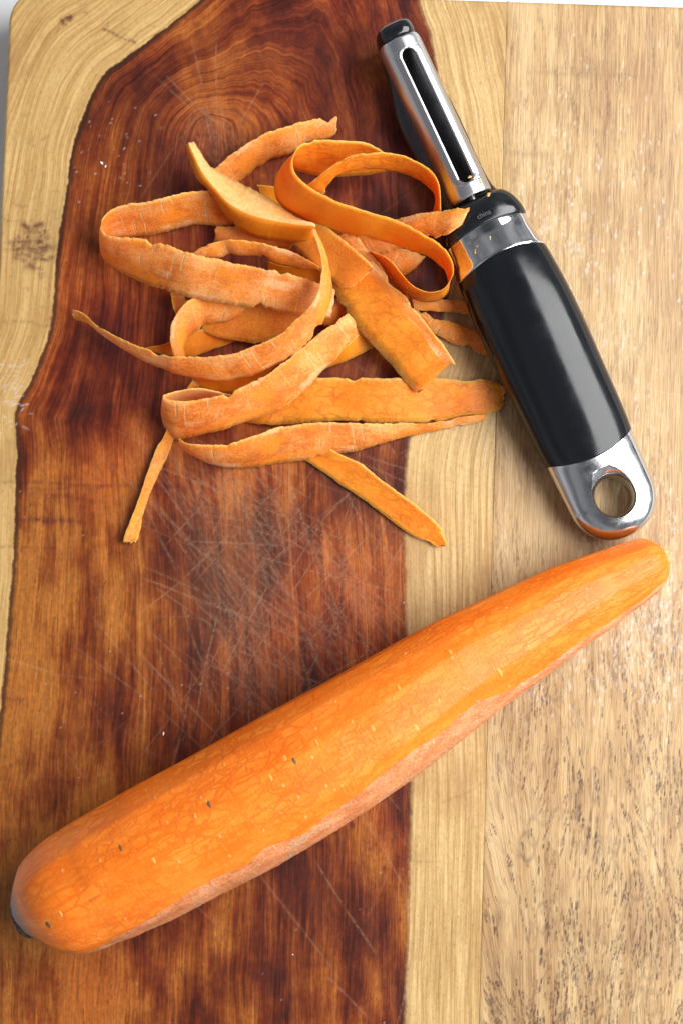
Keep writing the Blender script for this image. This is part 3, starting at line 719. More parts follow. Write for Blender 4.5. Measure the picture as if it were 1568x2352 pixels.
def under_board(ob):
    ob.parent = board
    ob.matrix_parent_inverse = Matrix.Translation(-Vector(board.location))
    return ob


pl = under_board(plank(0.0, SEAM, True, 'plank', [mat_plank_left()], None, marks_left))
pl['label'] = 'wide plank with dark red-brown heartwood between pale sapwood bands'
pl = under_board(plank(SEAM + 0.03, BOARD_W, False, 'plank', [mat_plank_right()], None, marks_right))
pl['label'] = 'pale tan plank with short dark pores and eyes in the grain'

# ------------------------------------------------------------------ carrot colours


def veins(t, u, v, su, sv, width):
    """the net of thin darker lines in peeled carrot flesh"""
    vec = t.xyz(t.math('MULTIPLY', u, su), t.math('MULTIPLY', v, sv), 0.0)
    w = t.noise(vec, 0.8, 3.0, 0.6, color=True)
    sh = t.node('ShaderNodeVectorMath', operation='SCALE')
    t.put(sh.inputs[0], w)
    sh.inputs['Scale'].default_value = 1.3
    vec = t.vadd(vec, sh.outputs[0])
    w2 = t.noise(vec, 3.0, 2.0, 0.6, color=True)
    sh2 = t.node('ShaderNodeVectorMath', operation='SCALE')
    t.put(sh2.inputs[0], w2)
    sh2.inputs['Scale'].default_value = 0.16
    vec = t.vadd(vec, sh2.outputs[0])
    e = t.voronoi(vec, 'DISTANCE_TO_EDGE', 1.0)
    return t.step(e, 0.0, width, 1.0, 0.0)


def flesh_common(b, sss=0.25, rough=0.42, scale=0.0018):
    b.inputs['Roughness'].default_value = rough
    b.inputs['Specular IOR Level'].default_value = 0.30
    b.inputs['Subsurface Weight'].default_value = sss
    b.inputs['Subsurface Radius'].default_value = (1.0, 0.38, 0.07)
    b.inputs['Subsurface Scale'].default_value = scale


def mat_peel(kind):
    m, t, b = material('carrot_peel_' + kind)
    uv = t.sep(t.attr('uv_mm', True))
    u, v, rnd = uv[0], uv[1], uv[2]
    edge = t.attr('edge')
    off = t.math('MULTIPLY', rnd, 50.0)
    uu = t.math('ADD', u, off)
    big = t.noise(t.xyz(t.math('MULTIPLY', uu, 0.10), t.math('MULTIPLY', v, 0.14), rnd), 1.0, 4.0, 0.6)
    fuzz = t.noise(t.xyz(t.math('MULTIPLY', uu, 1.6), t.math('MULTIPLY', v, 1.6), rnd), 1.0, 4.0, 0.7)
    cross = t.noise(t.xyz(t.math('MULTIPLY', uu, 1.3), t.math('MULTIPLY', v, 0.12), rnd), 1.0, 4.0, 0.65)
    if kind == 'skin':
        col = t.ramp(t.step(t.math('ADD', t.math('MULTIPLY', big, 0.7), t.math('MULTIPLY', fuzz, 0.3)), 0.36, 0.64),
                     [(0.0, (0.64, 0.165, 0.020)), (0.45, (0.83, 0.25, 0.044)), (1.0, (0.92, 0.355, 0.110))])
        area = t.noise(t.xyz(t.math('MULTIPLY', uu, 0.045), t.math('MULTIPLY', v, 0.11), 7.0), 1.0, 4.0, 0.6)
        col = t.mix(t.step(area, 0.40, 0.48, 0.8, 0.0), col, (0.92, 0.245, 0.018))
        col = t.mix(t.step(area, 0.54, 0.64, 0.0, 0.6), col, (0.93, 0.46, 0.235))
        col = t.mix(t.step(cross, 0.56, 0.70, 0.0, 0.25), col, (0.62, 0.18, 0.03))
        # grey-brown scuffed patches
        pt = t.noise(t.xyz(t.math('MULTIPLY', uu, 0.16), t.math('MULTIPLY', v, 0.22), 5.0), 1.0, 5.0, 0.7)
        col = t.mix(t.step(pt, 0.55, 0.70, 0.0, 0.6), col, (0.42, 0.175, 0.08))
        # growth marks across the strip
        vec = t.xyz(t.math('MULTIPLY', uu, 0.30), t.math('MULTIPLY', v, 0.16), 0.0)
        n = t.node('ShaderNodeTexVoronoi', feature='F1')
        n.inputs['Scale'].default_value = 1.0
        t.put(n.inputs['Vector'], vec)
        rel = t.node('ShaderNodeVectorMath', operation='SUBTRACT')
        t.put(rel.inputs[0], vec)
        t.put(rel.inputs[1], n.outputs['Position'])
        rs = t.sep(rel.outputs[0])
        bend = t.math('MULTIPLY', t.math('SUBTRACT', fuzz, 0.5), 0.10)
        du = t.math('ABSOLUTE', t.math('ADD', rs[0], bend))
        dv = t.math('ABSOLUTE', rs[1])
        pick = t.step(t.sep(n.outputs['Color'])[0], 0.70, 0.73)
        mk = t.math('MULTIPLY', t.math('MULTIPLY', t.step(du, 0.05, 0.12, 1.0, 0.0), t.step(dv, 0.3, 0.7, 1.0, 0.0)), pick)
        core = t.math('MULTIPLY', t.math('MULTIPLY', t.step(du, 0.0, 0.05, 1.0, 0.0), t.step(dv, 0.15, 0.5, 1.0, 0.0)), pick)
        col = t.mix(t.math('MULTIPLY', mk, 0.65), col, (0.78, 0.48, 0.20))
        col = t.mix(t.math('MULTIPLY', core, 0.75), col, (0.12, 0.055, 0.025))
        h = t.math('SUBTRACT', t.math('ADD', fuzz, t.math('MULTIPLY', cross, 0.6)), t.math('MULTIPLY', mk, 0.8))
        flesh_common(b, 0.40, 0.60, 0.003)
        t.put(b.inputs['Normal'], t.bump(h, 0.38, 0.0003))
    elif kind == 'smooth':
        col = t.ramp(t.step(big, 0.3, 0.7), [(0.0, (0.82, 0.18, 0.006)), (1.0, (0.92, 0.27, 0.014))])
        col = t.mix(t.step(cross, 0.52, 0.72, 0.0, 0.30), col, (0.62, 0.13, 0.008))
        h = t.math('ADD', t.math('MULTIPLY', cross, 0.8), t.math('MULTIPLY', fuzz, 0.5))
        flesh_common(b, 0.6, 0.46, 0.003)
        t.put(b.inputs['Normal'], t.bump(h, 0.25, 0.0003))
    elif kind == 'amber':
        col = t.ramp(t.step(t.math('ADD', t.math('MULTIPLY', big, 0.6), t.math('MULTIPLY', fuzz, 0.4)), 0.34, 0.66), [(0.0, (0.66, 0.15, 0.010)), (1.0, (0.86, 0.27, 0.025))])
        flesh_common(b, 0.5, 0.5, 0.003)
        t.put(b.inputs['Normal'], t.bump(t.math('ADD', fuzz, t.math('MULTIPLY', cross, .5)), 0.4, 0.0004))
    elif kind == 'pale':
        col = t.ramp(t.step(t.math('ADD', t.math('MULTIPLY', big, 0.6), t.math('MULTIPLY', fuzz, 0.4)), 0.34, 0.66), [(0.0, (0.87, 0.35, 0.090)), (1.0, (0.93, 0.50, 0.225))])
        long = t.noise(t.xyz(t.math('MULTIPLY', uu, 0.12), t.math('MULTIPLY', v, 1.6), rnd), 1.0, 4.0, 0.65)
        col = t.mix(t.step(long, 0.5, 0.7, 0.0, 0.35), col, (0.66, 0.22, 0.035))
        flesh_common(b, 0.5, 0.56, 0.003)
        t.put(b.inputs['Normal'], t.bump(t.math('ADD', fuzz, long), 0.4, 0.0003))
    else:
        col = t.ramp(t.step(t.math('ADD', t.math('MULTIPLY', big, 0.65), t.math('MULTIPLY', fuzz, 0.35)), 0.34, 0.66), [(0.0, (0.86, 0.19, 0.007)), (1.0, (0.95, 0.30, 0.026))])
        ve = veins(t, uu, v, 0.22, 0.34, 0.2)
        vg = t.step(t.noise(t.xyz(t.math('MULTIPLY', uu, 0.12), t.math('MULTIPLY', v, 0.2), 2.0), 1.0, 3.0), 0.35, 0.65, 0.15, 1.0)
        ve = t.math('MULTIPLY', ve, vg)
        col = t.mix(t.math('MULTIPLY', ve, 0.6), col, (0.56, 0.125, 0.010))
        flesh_common(b, 0.6, 0.48, 0.003)
        t.put(b.inputs['Normal'], t.bump(t.math('SUBTRACT', fuzz, t.math('MULTIPLY', ve, .6)), 0.3, 0.0003))
    lo, hi = (0.86, 1.12) if kind == 'skin' else (0.92, 1.06)
    col = t.mix(1.0, col, t.ramp(fuzz, [(0.32, (lo, lo * 0.97, lo * 0.92)), (0.5, (1.0, 1.0, 1.0)), (0.68, (hi, hi, hi))]), 'MULTIPLY')
    # thin, dried, torn rims are paler
    rim = t.math('MULTIPLY', t.step(edge, 0.02, 0.08, 1.0, 0.0), t.step(fuzz, 0.3, 0.6, 0.1, 0.7))
    col = t.mix(rim, col, (0.90, 0.43, 0.12))
    t.put(b.inputs['Base Color'], col)
    return m


PEEL_MATS = {k: mat_peel(k) for k in ('skin', 'flesh', 'smooth', 'amber', 'pale')}


def smooth_noise(n, cell, r):
    """1-D value noise, about +-1"""
    k = max(2, int(n / cell) + 3)
    a = r.uniform(-1, 1, k)
    return np.interp(np.linspace(0, k - 1.001, n), np.arange(k), a)


def make_peel(key, label, group):
    spec = PEELS[key]
    r = np.random.default_rng(int(key[1:]) * 17 + 3)
    rows = np.array(spec['rows'], float)                       # control, rail, xyz
    nc, nr, _ = rows.shape
    fine = catmull(rows.reshape(nc, -1), nc * 24).reshape(-1, nr, 3)
    mid = (fine[:, 0] + fine[:, -1]) / 2
    arc = np.concatenate([[0], np.cumsum(np.linalg.norm(np.diff(mid, axis=0), axis=1))])
    n = int(np.clip(arc[-1] / 0.42, 30, 560))
    s = np.linspace(0, arc[-1], n)
    ctrl_s = np.interp(np.arange(nc) / (nc - 1), np.linspace(0, 1, len(arc)), arc)
    rails = np.stack([np.stack([np.interp(s, arc, fine[:, k, c]) for c in range(3)], -1) for k in range(nr)], 1)
    A, B = rails[:, 0], rails[:, -1]
    # ragged edges and a few nicks
    width = np.linalg.norm(B - A, axis=1)
    across = (B - A) / (width[:, None] + 1e-6)
    ragk = 1.0 if spec['front'] == 'skin' else 0.55
    rag = lambda: ragk * (0.15 * r.uniform(-1, 1, n) + 0.18 * smooth_noise(n, 2.5, r)) + 0.16 * smooth_noise(n, 5, r) + (0.15 + 0.2 * (ragk - 0.55) / 0.45) * smooth_noise(n, 26, r)
    taper = np.clip(width / 6.0, 0.15, 1.0)
    ja, jb = rag() * taper, rag() * taper
    for j in (ja, jb):
        for _ in range(int(arc[-1] / 30)):
            c = r.integers(4, n - 4)
            wv = r.uniform(0.8, 2.2)
            j += r.choice([0.4, 0.9, 1.9]) * r.uniform(0.5, 1.0) * np.clip(1 - np.abs(s - s[c]) / wv, 0, 1) ** 0.7 * taper
    m = 9
    vs = np.linspace(0, 1, m)
    if nr == 3:
        M = rails[:, 1]
        Q = np.zeros((n, m, 3))
        for i, v in enumerate(vs):
            p = A * (1 - v) + B * v
            w = 1 - abs(2 * v - 1)
            lin = p + (M - (A + B) / 2) * w
            Q[:, i] = lin
        Q[:, 1:-1] = 0.5 * Q[:, 1:-1] + 0.25 * (Q[:, :-2] + Q[:, 2:])
    else:
        Q = A[:, None] * (1 - vs[None, :, None]) + B[:, None] * vs[None, :, None]
    for i, wgt in ((0, 1.0), (1, 0.45), (2, 0.12)):
        Q[:, i] += across * (ja * wgt)[:, None]
        Q[:, m - 1 - i] -= across * (jb * wgt)[:, None]
    tang = np.gradient(mid if False else (A + B) / 2, axis=0)
    tang /= np.linalg.norm(tang, axis=1)[:, None] + 1e-9
    acr = np.gradient(Q, axis=1)
    nrm = np.cross(np.broadcast_to(tang[:, None], Q.shape), acr)
    nrm /= np.linalg.norm(nrm, axis=2)[:, :, None] + 1e-9
    # smooth normals along the strip
    for _ in range(3):
        nrm[1:-1] = (nrm[:-2] + 2 * nrm[1:-1] + nrm[2:])
        nrm /= np.linalg.norm(nrm, axis=2)[:, :, None] + 1e-9
    kc = int(np.argmin(abs(s - ctrl_s[spec['k']])))
    front = 1.0 if nrm[kc, m // 2] @ (CAM - Q[kc, m // 2]) > 0 else -1.0
    nf = nrm * front
    skin_front = spec['front'] == 'skin' or spec['back'] != 'skin'
    prof = 1 - (2 * vs - 1) ** 2
    camber = (0.5 if skin_front else -0.5) * taper * (1.0 if nr == 2 else 0.2)
    Q = Q + nf * (camber[:, None] * prof[None, :])[:, :, None]
    # slight waviness so that no strip is a perfect sweep
    wav = 0.25 * smooth_noise(n, 14, r)
    Q = Q + nf * (wav[:, None] * taper[:, None])[:, :, None]
    # pits and dents on the surface
    bumps = np.zeros((n, m))
    for i in range(m):
        bumps[:, i] = 0.06 * smooth_noise(n, 3, r)
    thick = (0.10 + 0.48 * prof)[None, :] * np.clip(width / 8.0, 0.45, 1.0)[:, None]
    endf = np.clip(np.minimum(s, arc[-1] - s) / 1.5, 0.25, 1.0)
    thick = thick * endf[:, None]
    top = Q + nf * (thick * 0.5 + bumps)[:, :, None]
    botm = Q - nf * (thick * 0.5 + bumps * 0.5)[:, :, None]
    # ragged cut ends
    for end in (0, -1):
        d = tang[end] * (1 if end == 0 else -1)
        jig = np.abs(smooth_noise(m, 1.5, r)) * 1.2
        for arr in (top, botm):
            arr[end] += d * jig[:, None]
    # nothing sinks into the board
    for arr in (top, botm):
        arr[..., 2] = np.maximum(arr[..., 2], 0.06)
    top[..., 2] = np.maximum(top[..., 2], botm[..., 2] * 0 + 0.12)
    V = np.concatenate([top.reshape(-1, 3), botm.reshape(-1, 3)])
    idt = np.arange(n * m).reshape(n, m)
    idb = idt + n * m
    faces, fm = [], []
    mats = [PEEL_MATS[spec['front']], PEEL_MATS[spec['back']], PEEL_MATS[spec.get('split', spec['front'])]]

    def add(q, mi):
        faces.append(q)
        fm.append(mi)
    flip = front < 0
    for i in range(n - 1):
        for j in range(m - 1):
            q = (idt[i, j], idt[i + 1, j], idt[i + 1, j + 1], idt[i, j + 1])
            w = (idb[i, j], idb[i, j + 1], idb[i + 1, j + 1], idb[i + 1, j])
            if flip:
                q, w = q[::-1], w[::-1]
            add(q, 2 if ('split' in spec and j >= m // 2) else 0)
            add(w, 1)
        for j, a in ((0, 1), (m - 1, -1)):
            q = (idt[i, j], idb[i, j], idb[i + 1, j], idt[i + 1, j])
            if (a < 0) != flip:
                q = q[::-1]
            add(q, 0)
    for i in (0, n - 1):
        for j in range(m - 1):
            q = (idt[i, j], idt[i, j + 1], idb[i, j + 1], idb[i, j])
            if (i > 0) != flip:
                q = q[::-1]
            add(q, 0)
    base = np.array([mid[n // 2 if n // 2 < len(mid) else 0][0], mid[len(mid) // 2][1], 0.0])
    me = mesh_from('carrot_peel', (V - base) * MM, faces)
    if len(me.polygons) == len(fm):
        me.polygons.foreach_set('material_index', np.array(fm, dtype=np.int32))
    uu = np.repeat(s, m)
    vv = (vs[None, :] * width[:, None]).ravel()
    rnd = np.full(n * m, (int(key[1:]) * 0.377) % 1.0)
    uvw = np.column_stack([uu, vv, rnd])
    vec_attr(me, 'uv_mm', np.vstack([uvw, uvw + np.array([31.0, 17.0, 0.0])]))
    ed = np.minimum.reduce([np.broadcast_to(vs[None, :], (n, m)), np.broadcast_to(1 - vs[None, :], (n, m)), np.broadcast_to((np.minimum(s, arc[-1] - s) / 12.0)[:, None], (n, m))]).ravel()
    float_attr(me, 'edge', np.concatenate([ed, ed]))
    o = link('carrot_peel', me, mats)
    o.location = base * MM
    tag(o, label, 'carrot peel', group)
    return o


GROUP = 'carrot peelings heaped on the board'
PEEL_LABELS = {
    'P01': 'straight skin-side-up peel at the top of the heap with a frayed end',
    'P02': 'creased pale peel pointing up-left beside the big loop, bright orange below its fold',
    'P03': 'wide brownish peel looping round the left of the heap with cracked skin marks',
    'P04': 'long thin peel curving to a pointed tip far out on the left',
    'P05': 'smooth bright orange peel of two loops crossing the top right of the heap',
    'P06': 'narrow arched peel rising inside the big loop towards the blade',
    'P07': 'skin-side-up peel whose ragged tip rests on the black neck of the peeler',
    'P08': 'short brown skin scrap lying inside the small round loop',
    'P09': 'flat pink peel in the shade beside the peeler handle, lower of two',
    'P10': 'broad veined orange peel slanting down to a square-cut end with rolled pink edge',
    'P11': 'amber peel ending in a scuffed tan patch in the middle of the heap',
    'P12': 'pinkish skin peel showing between the amber peel and the small loop',
    'P13': 'dim brown peel close against the handle below the small loop, upper of two',
    'P14': 'scuffed peel folded back on itself at the lower left of the heap',
    'P15': 'long flat wide orange peel pointing right, its brown end touching the handle',
    'P16': 'orange peel showing between the folded peel and the square-cut peel',
    'P17': 'lowest long pinkish peel curving left and tapering to a point on the right',
    'P18': 'thin stick-like peel pointing down and left over dark wood',
    'P19': 'slender veined peel slanting down right from the pile onto pale wood',
    'P20': 'curled torn peel hooking over on the left under the cracked wide peel',
    'P21': 'small orange bend peeping out beneath the cracked wide peel',
    'P22': 'wide flat amber peel inside the crescent of the pointed thin peel',
    'P23': 'low orange peel lying behind the curled torn peel on the left',
    'P24': 'orange peel peeping out under the crescent of the thin pointed peel',
    'P25': 'small arched peel with a torn lower edge above the cracked wide peel',
    'P26': 'pale peel end sticking out below the creased peel',
    'P27': 'orange peel in shadow just under the torn arched peel',
    'P28': 'little orange piece between the creased peel and the big loop',
    'P29': 'pink peel patch framed by the crescent tip and the square-cut peel',
}
for key, label in PEEL_LABELS.items():
    make_peel(key, label, GROUP)

# ------------------------------------------------------------------ carrot
C0 = np.array(CARROT_START)
CA = np.array(CARROT_AXIS)
CN = np.array([-CA[1], CA[0]])
CP = np.array(CARROT_PROFILE)
SE = np.array(SKIN_EDGE)
CL = CARROT_LENGTH


_rc = catmull(np.column_stack([CP[:, 0], np.concatenate([[0.0], CP[1:-1, 2] ** 2 * np.interp(CP[1:-1, 0], [0, 5, 20, 40, 205, 214, 219], [1.5, 1.5, 1.02, 1.0, 1.0, 1.25, 1.7]), [0.0]])]), 800)


def carrot_r(s):
    return np.sqrt(np.maximum(np.interp(s, _rc[:, 0], _rc[:, 1]), 0.0))


NF = 11
FACETS = (np.arange(NF) + np.random.default_rng(5).uniform(-0.28, 0.28, NF)) * 2 * math.pi / NF - math.pi


def strokes(s, th):
    """the flat strokes left by the peeler, running lengthwise"""
    out = np.ones(np.broadcast(s, th).shape)
    for i in range(NF):
        a = FACETS[i] + 0.10 * np.sin(s / 41.0 + i * 1.7)
        j = (i + 1) % NF
        c = FACETS[j] + 0.10 * np.sin(s / 41.0 + j * 1.7)
        half = ((c - a) % (2 * math.pi)) / 2
        phi = (th - a) % (2 * math.pi) - half
        k = np.abs(phi) <= half
        out = np.where(k, np.cos(half) / np.cos(np.clip(phi, -half, half)), out)
    return out


def carrot_surface(s, th):
    """s along the axis, th=0 on top, negative towards the near (lower right) side"""
    r = carrot_r(s)
    c = np.interp(s, CP[1:-1, 0], CP[1:-1, 1])
    k = 0.5 * (strokes(s, th) - 0.975)
    lump = 0.008 * np.sin(s * 0.055 + 1.3 * np.sin(th)) + 0.006 * np.sin(s * 0.021 + 2 * th + 1.0)
    rr = r * (1 + k + lump * np.clip(s / 30, 0, 1))
    body = carrot_r(np.clip(s, 26.0, CL - 20.0))
    zc = body + 0.15
    lat = c + rr * np.sin(th)
    z = np.maximum(zc + rr * np.cos(th), 0.05)
    xy = C0 + np.asarray(s)[..., None] * CA + np.asarray(lat)[..., None] * CN
    return np.concatenate([xy, z[..., None]], -1)


def grid_mesh(name, V, close_v, uvw, extra=None):
    n, m, _ = V.shape
    idx = np.arange(n * m).reshape(n, m)
    f = []
    mm = m if close_v else m - 1
    for i in range(n - 1):
        for j in range(mm):
            f.append((idx[i, j], idx[i, (j + 1) % m], idx[i + 1, (j + 1) % m], idx[i + 1, j]))
    return mesh_from(name, V.reshape(-1, 3) * MM, f)


def mat_carrot_flesh():
    m, t, b = material('carrot_flesh')
    uv = t.sep(t.attr('uv_mm', True))
    s, v, sk = uv[0], uv[1], uv[2]
    vec = t.xyz(t.math('MULTIPLY', s, 0.05), t.math('MULTIPLY', v, 0.16), 0.0)
    big = t.noise(vec, 1.0, 4.0, 0.6)
    small = t.noise(t.xyz(s, v, 0.0), 0.9, 4.0, 0.65)
    # rough cross-cut chatter of the blade
    chat = t.noise(t.xyz(t.math('MULTIPLY', s, 1.6), t.math('MULTIPLY', v, 0.25), 3.0), 1.0, 3.0, 0.6)
    f = t.step(t.math('ADD', t.math('MULTIPLY', big, 0.7), t.math('MULTIPLY', small, 0.3)), 0.32, 0.66)
    col = t.ramp(f, [(0.0, (0.84, 0.170, 0.007)), (0.5, (0.89, 0.208, 0.013)), (1.0, (0.92, 0.260, 0.026))])
    v1 = veins(t, s, v, 0.17, 0.30, 0.17)
    v2 = veins(t, s, v, 0.055, 0.30, 0.13)
    gate = t.step(t.noise(t.xyz(t.math('MULTIPLY', s, 0.03), t.math('MULTIPLY', v, 0.06), 8.0), 1.0, 3.0), 0.33, 0.6, 0.3, 1.0)
    ve = t.math('MULTIPLY', t.math('MAXIMUM', v1, v2), gate)
    col = t.mix(t.math('MULTIPLY', ve, 0.58), col, (0.66, 0.105, 0.004))
    col = t.mix(t.step(chat, 0.52, 0.70, 0.0, 0.14), col, (0.90, 0.40, 0.085))
    # small pits left by rootlets
    n = t.node('ShaderNodeTexVoronoi', feature='F1')
    pv = t.xyz(t.math('MULTIPLY', s, 0.085), t.math('MULTIPLY', v, 0.13), 0.0)
    n.inputs['Scale'].default_value = 1.0
    t.put(n.inputs['Vector'], pv)
    rel = t.node('ShaderNodeVectorMath', operation='SUBTRACT')
    t.put(rel.inputs[0], pv)
    t.put(rel.inputs[1], n.outputs['Position'])
    rs = t.sep(rel.outputs[0])
    dd = t.math('ADD', t.math('POWER', t.math('MULTIPLY', rs[0], 12.0), 2.0), t.math('POWER', t.math('MULTIPLY', rs[1], 6.0), 2.0))
    cc = t.sep(n.outputs['Color'])
    lite = t.math('MULTIPLY', t.step(dd, 0.06, 0.32, 1.0, 0.0), t.step(cc[0], 0.50, 0.52))
    col = t.mix(t.math('MULTIPLY', lite, 0.35), col, (0.90, 0.50, 0.15))
    # grey-brown shoulder by the stem
    e = t.math('ADD', sk, t.math('MULTIPLY', t.math('SUBTRACT', small, 0.5), 3.0))
    col = t.mix(t.step(e, 2.0, 6.5, 0.95, 0.0), col, t.ramp(small, [(0.3, (0.16, 0.09, 0.075)), (0.7, (0.34, 0.21, 0.17))]))
    t.put(b.inputs['Base Color'], col)
    flesh_common(b, 0.14, 0.42)
    h = t.math('SUBTRACT', t.math('ADD', t.math('MULTIPLY', chat, 0.7), t.math('MULTIPLY', small, 0.5)), t.math('ADD', t.math('MULTIPLY', ve, 0.5), t.math('MULTIPLY', lite, 0.8)))
    t.put(b.inputs['Normal'], t.bump(h, 0.4, 0.00035))
    return m


def mat_carrot_skin():
    m, t, b = material('carrot_skin')
    uv = t.sep(t.attr('uv_mm', True))
    s, v = uv[0], uv[1]
    big = t.noise(t.xyz(t.math('MULTIPLY', s, 0.10), t.math('MULTIPLY', v, 0.22), 0.0), 1.0, 5.0, 0.65)
    small = t.noise(t.xyz(s, v, 0.0), 1.2, 4.0, 0.7)
    col = t.ramp(t.step(t.math('ADD', t.math('MULTIPLY', big, 0.6), t.math('MULTIPLY', small, 0.4)), 0.36, 0.64), [(0.0, (0.50, 0.145, 0.050)), (0.5, (0.66, 0.225, 0.080)), (1.0, (0.74, 0.33, 0.16))])
    scuff = t.noise(t.xyz(t.math('MULTIPLY', s, 0.075), t.math('MULTIPLY', v, 0.20), 6.0), 1.0, 5.0, 0.7)
    col = t.mix(t.step(scuff, 0.50, 0.64, 0.0, 0.85), col, t.ramp(small, [(0.35, (0.24, 0.115, 0.055)), (0.65, (0.66, 0.46, 0.27))]))
    tick = t.noise(t.xyz(t.math('MULTIPLY', s, 0.75), t.math('MULTIPLY', v, 0.12), 2.0), 1.0, 2.0, 0.5)
    col = t.mix(t.step(tick, 0.66, 0.72, 0.0, 0.6), col, (0.82, 0.50, 0.22))
    col = t.mix(t.step(s, 4.0, 22.0, 0.75, 0.0), col, (0.30, 0.17, 0.13))
    t.put(b.inputs['Base Color'], col)
    flesh_common(b, 0.1, 0.62)
    t.put(b.inputs['Normal'], t.bump(t.math('ADD', small, t.math('MULTIPLY', scuff, 1.0)), 0.55, 0.0005))
    return m


mid = C0 + CA * CL / 2
carrot = empty('carrot', (mid[0] * MM, mid[1] * MM, 0.0))
tag(carrot, 'large half-peeled orange carrot lying diagonally across the board', 'carrot')


def on_carrot(o):
    o.parent = carrot
    o.matrix_parent_inverse = Matrix.Translation(-Vector(carrot.location))
    return o


ss = np.concatenate([CL * 0 + 15.0 * (1 - np.cos(np.linspace(0, math.pi / 2, 16)))[:-1] + 0.0, np.linspace(15.0, CL - 9, 200)[:-1], CL - 9 + 9 * np.sin(np.linspace(0, math.pi / 2, 12))])
ss[0] = 0.02
ss[-1] = CL - 0.01
th = np.linspace(-math.pi, math.pi, 193)[:-1]
S2, T2 = np.meshgrid(ss, th, indexing='ij')
V = carrot_surface(S2, T2)
me = grid_mesh('flesh', V, True, None)
vec_attr(me, 'uv_mm', np.column_stack([S2.ravel(), (T2 * 18.0).ravel(), (S2 + 6.5 * np.clip(np.cos(T2 - 0.25), -1, 0.6) - 4.2).ravel()]))
flesh = on_carrot(link('flesh', me, [mat_carrot_flesh()]))

# the band of skin still on its lower right flank
rr = np.random.default_rng(31)
sk_s = np.linspace(3.5, CL - 5.0, 420)
edge_th = np.interp(sk_s, SE[:, 0], np.arcsin(np.clip(np.where(SE[:, 0] > 155, np.clip(SE[:, 1], -0.95, 0), SE[:, 1]), -1, 1)))
edge_th = edge_th + np.interp(sk_s, [0, 150, 175], [0.20, 0.18, 0.27]) + 0.022 * smooth_noise(420, 4, rr) + 0.03 * smooth_noise(420, 14, rr) + 0.03 * smooth_noise(420, 40, rr)
mcols = 22
fr = np.linspace(0, 1, mcols)
TH = edge_th[:, None] * (1 - fr) + (-2.45) * fr
SS = np.repeat(sk_s[:, None], mcols, 1)
V = carrot_surface(SS, TH)
ctr = np.interp(SS, CP[1:-1, 0], CP[1:-1, 1])
out = np.concatenate([np.sin(TH)[..., None] * CN, np.cos(TH)[..., None]], -1)
lift = 0.32 * np.clip(fr / 0.06, 0, 1)[None, :] * np.ones_like(TH) + 0.10 * rr.normal(0, 0.5, TH.shape) * np.clip(fr / .1, 0, 1)[None, :] - 0.05
lift *= np.clip(np.minimum(SS - 3.5, CL - 5.0 - SS) / 3.0, 0, 1)
V = V + out * (lift)[..., None]
V[..., 2] = np.maximum(V[..., 2], 0.05)
me = grid_mesh('unpeeled_skin', V, False, None)
vec_attr(me, 'uv_mm', np.column_stack([SS.ravel(), (TH * 18.0).ravel(), SS.ravel()]))
o = on_carrot(link('unpeeled_skin', me, [mat_carrot_skin()]))
o['label'] = 'dull pinkish strip of unpeeled skin along the lower side'

# dark scar where the leaves were
m_scar, t, b = plain('dry_stem', (0.045, 0.03, 0.022), 0.8)
n = t.noise(t.node('ShaderNodeTexCoord').outputs['Object'], 900.0, 4.0)
t.put(b.inputs['Base Color'], t.ramp(n, [(0.35, (0.02, 0.013, 0.01)), (0.7, (0.12, 0.085, 0.06))]))
nst = 40
prof_scar = [(3.4, 6.3, 0.0), (1.5, 6.1, 0.25), (0.4, 5.4, 0.3), (0.0, 4.5, 0.3), (0.5, 3.5, 0.25), (0.2, 2.2, 0.3), (0.4, 0.05, 0.2)]
V = np.zeros((len(prof_scar), nst, 3))
zc0 = float(carrot_r(np.array(20.0))) * 0.98
c0 = float(CP[2, 1])
for i, (sx, rad, j) in enumerate(prof_scar):
    a = np.linspace(0, 2 * math.pi, nst, endpoint=False)
    q = rad * (1 + 0.06 * rr.normal(0, 1, nst))
    xy = C0 + (sx + j * rr.normal(0, .5, nst))[:, None] * CA + (c0 + q * np.sin(a))[:, None] * CN
    V[i, :, :2] = xy
    V[i, :, 2] = zc0 + q * np.cos(a)
on_carrot(link('stem_scar', grid_mesh('stem_scar', V, True, None), [m_scar]))

# blunt root end
V = np.zeros((5, 24, 3))
zt = float(carrot_r(np.array(CL - 20.0))) + 0.15
for i, (sx, rad) in enumerate([(-1.2, 3.4), (-0.2, 3.0), (0.25, 2.2), (-0.1, 1.2), (0.05, 0.05)]):
    a = np.linspace(0, 2 * math.pi, 24, endpoint=False)
    q = rad * (1 + 0.10 * rr.normal(0, 1, 24))
    V[i, :, :2] = C0 + (CL + sx + 0.15 * rr.normal(0, 1, 24))[:, None] * CA + (float(CP[-2, 1]) + q * np.sin(a))[:, None] * CN
    V[i, :, 2] = zt + q * np.cos(a)
m_tip, t, b = plain('root_tip_flesh', (0.80, 0.36, 0.10), 0.7)
t.put(b.inputs['Base Color'], t.ramp(t.noise(t.node('ShaderNodeTexCoord').outputs['Object'], 1200.0, 4.0), [(0.38, (0.42, 0.16, 0.05)), (0.6, (0.86, 0.46, 0.18))]))
on_carrot(link('root_tip', grid_mesh('root_tip', V, True, None), [m_tip]))

# rootlet pits standing out on the flesh
m_pit, _, _ = plain('dry_rootlet', (0.16, 0.085, 0.035), 0.75)
m_pit_pale, _, _ = plain('pale_rootlet', (0.86, 0.33, 0.05), 0.6)


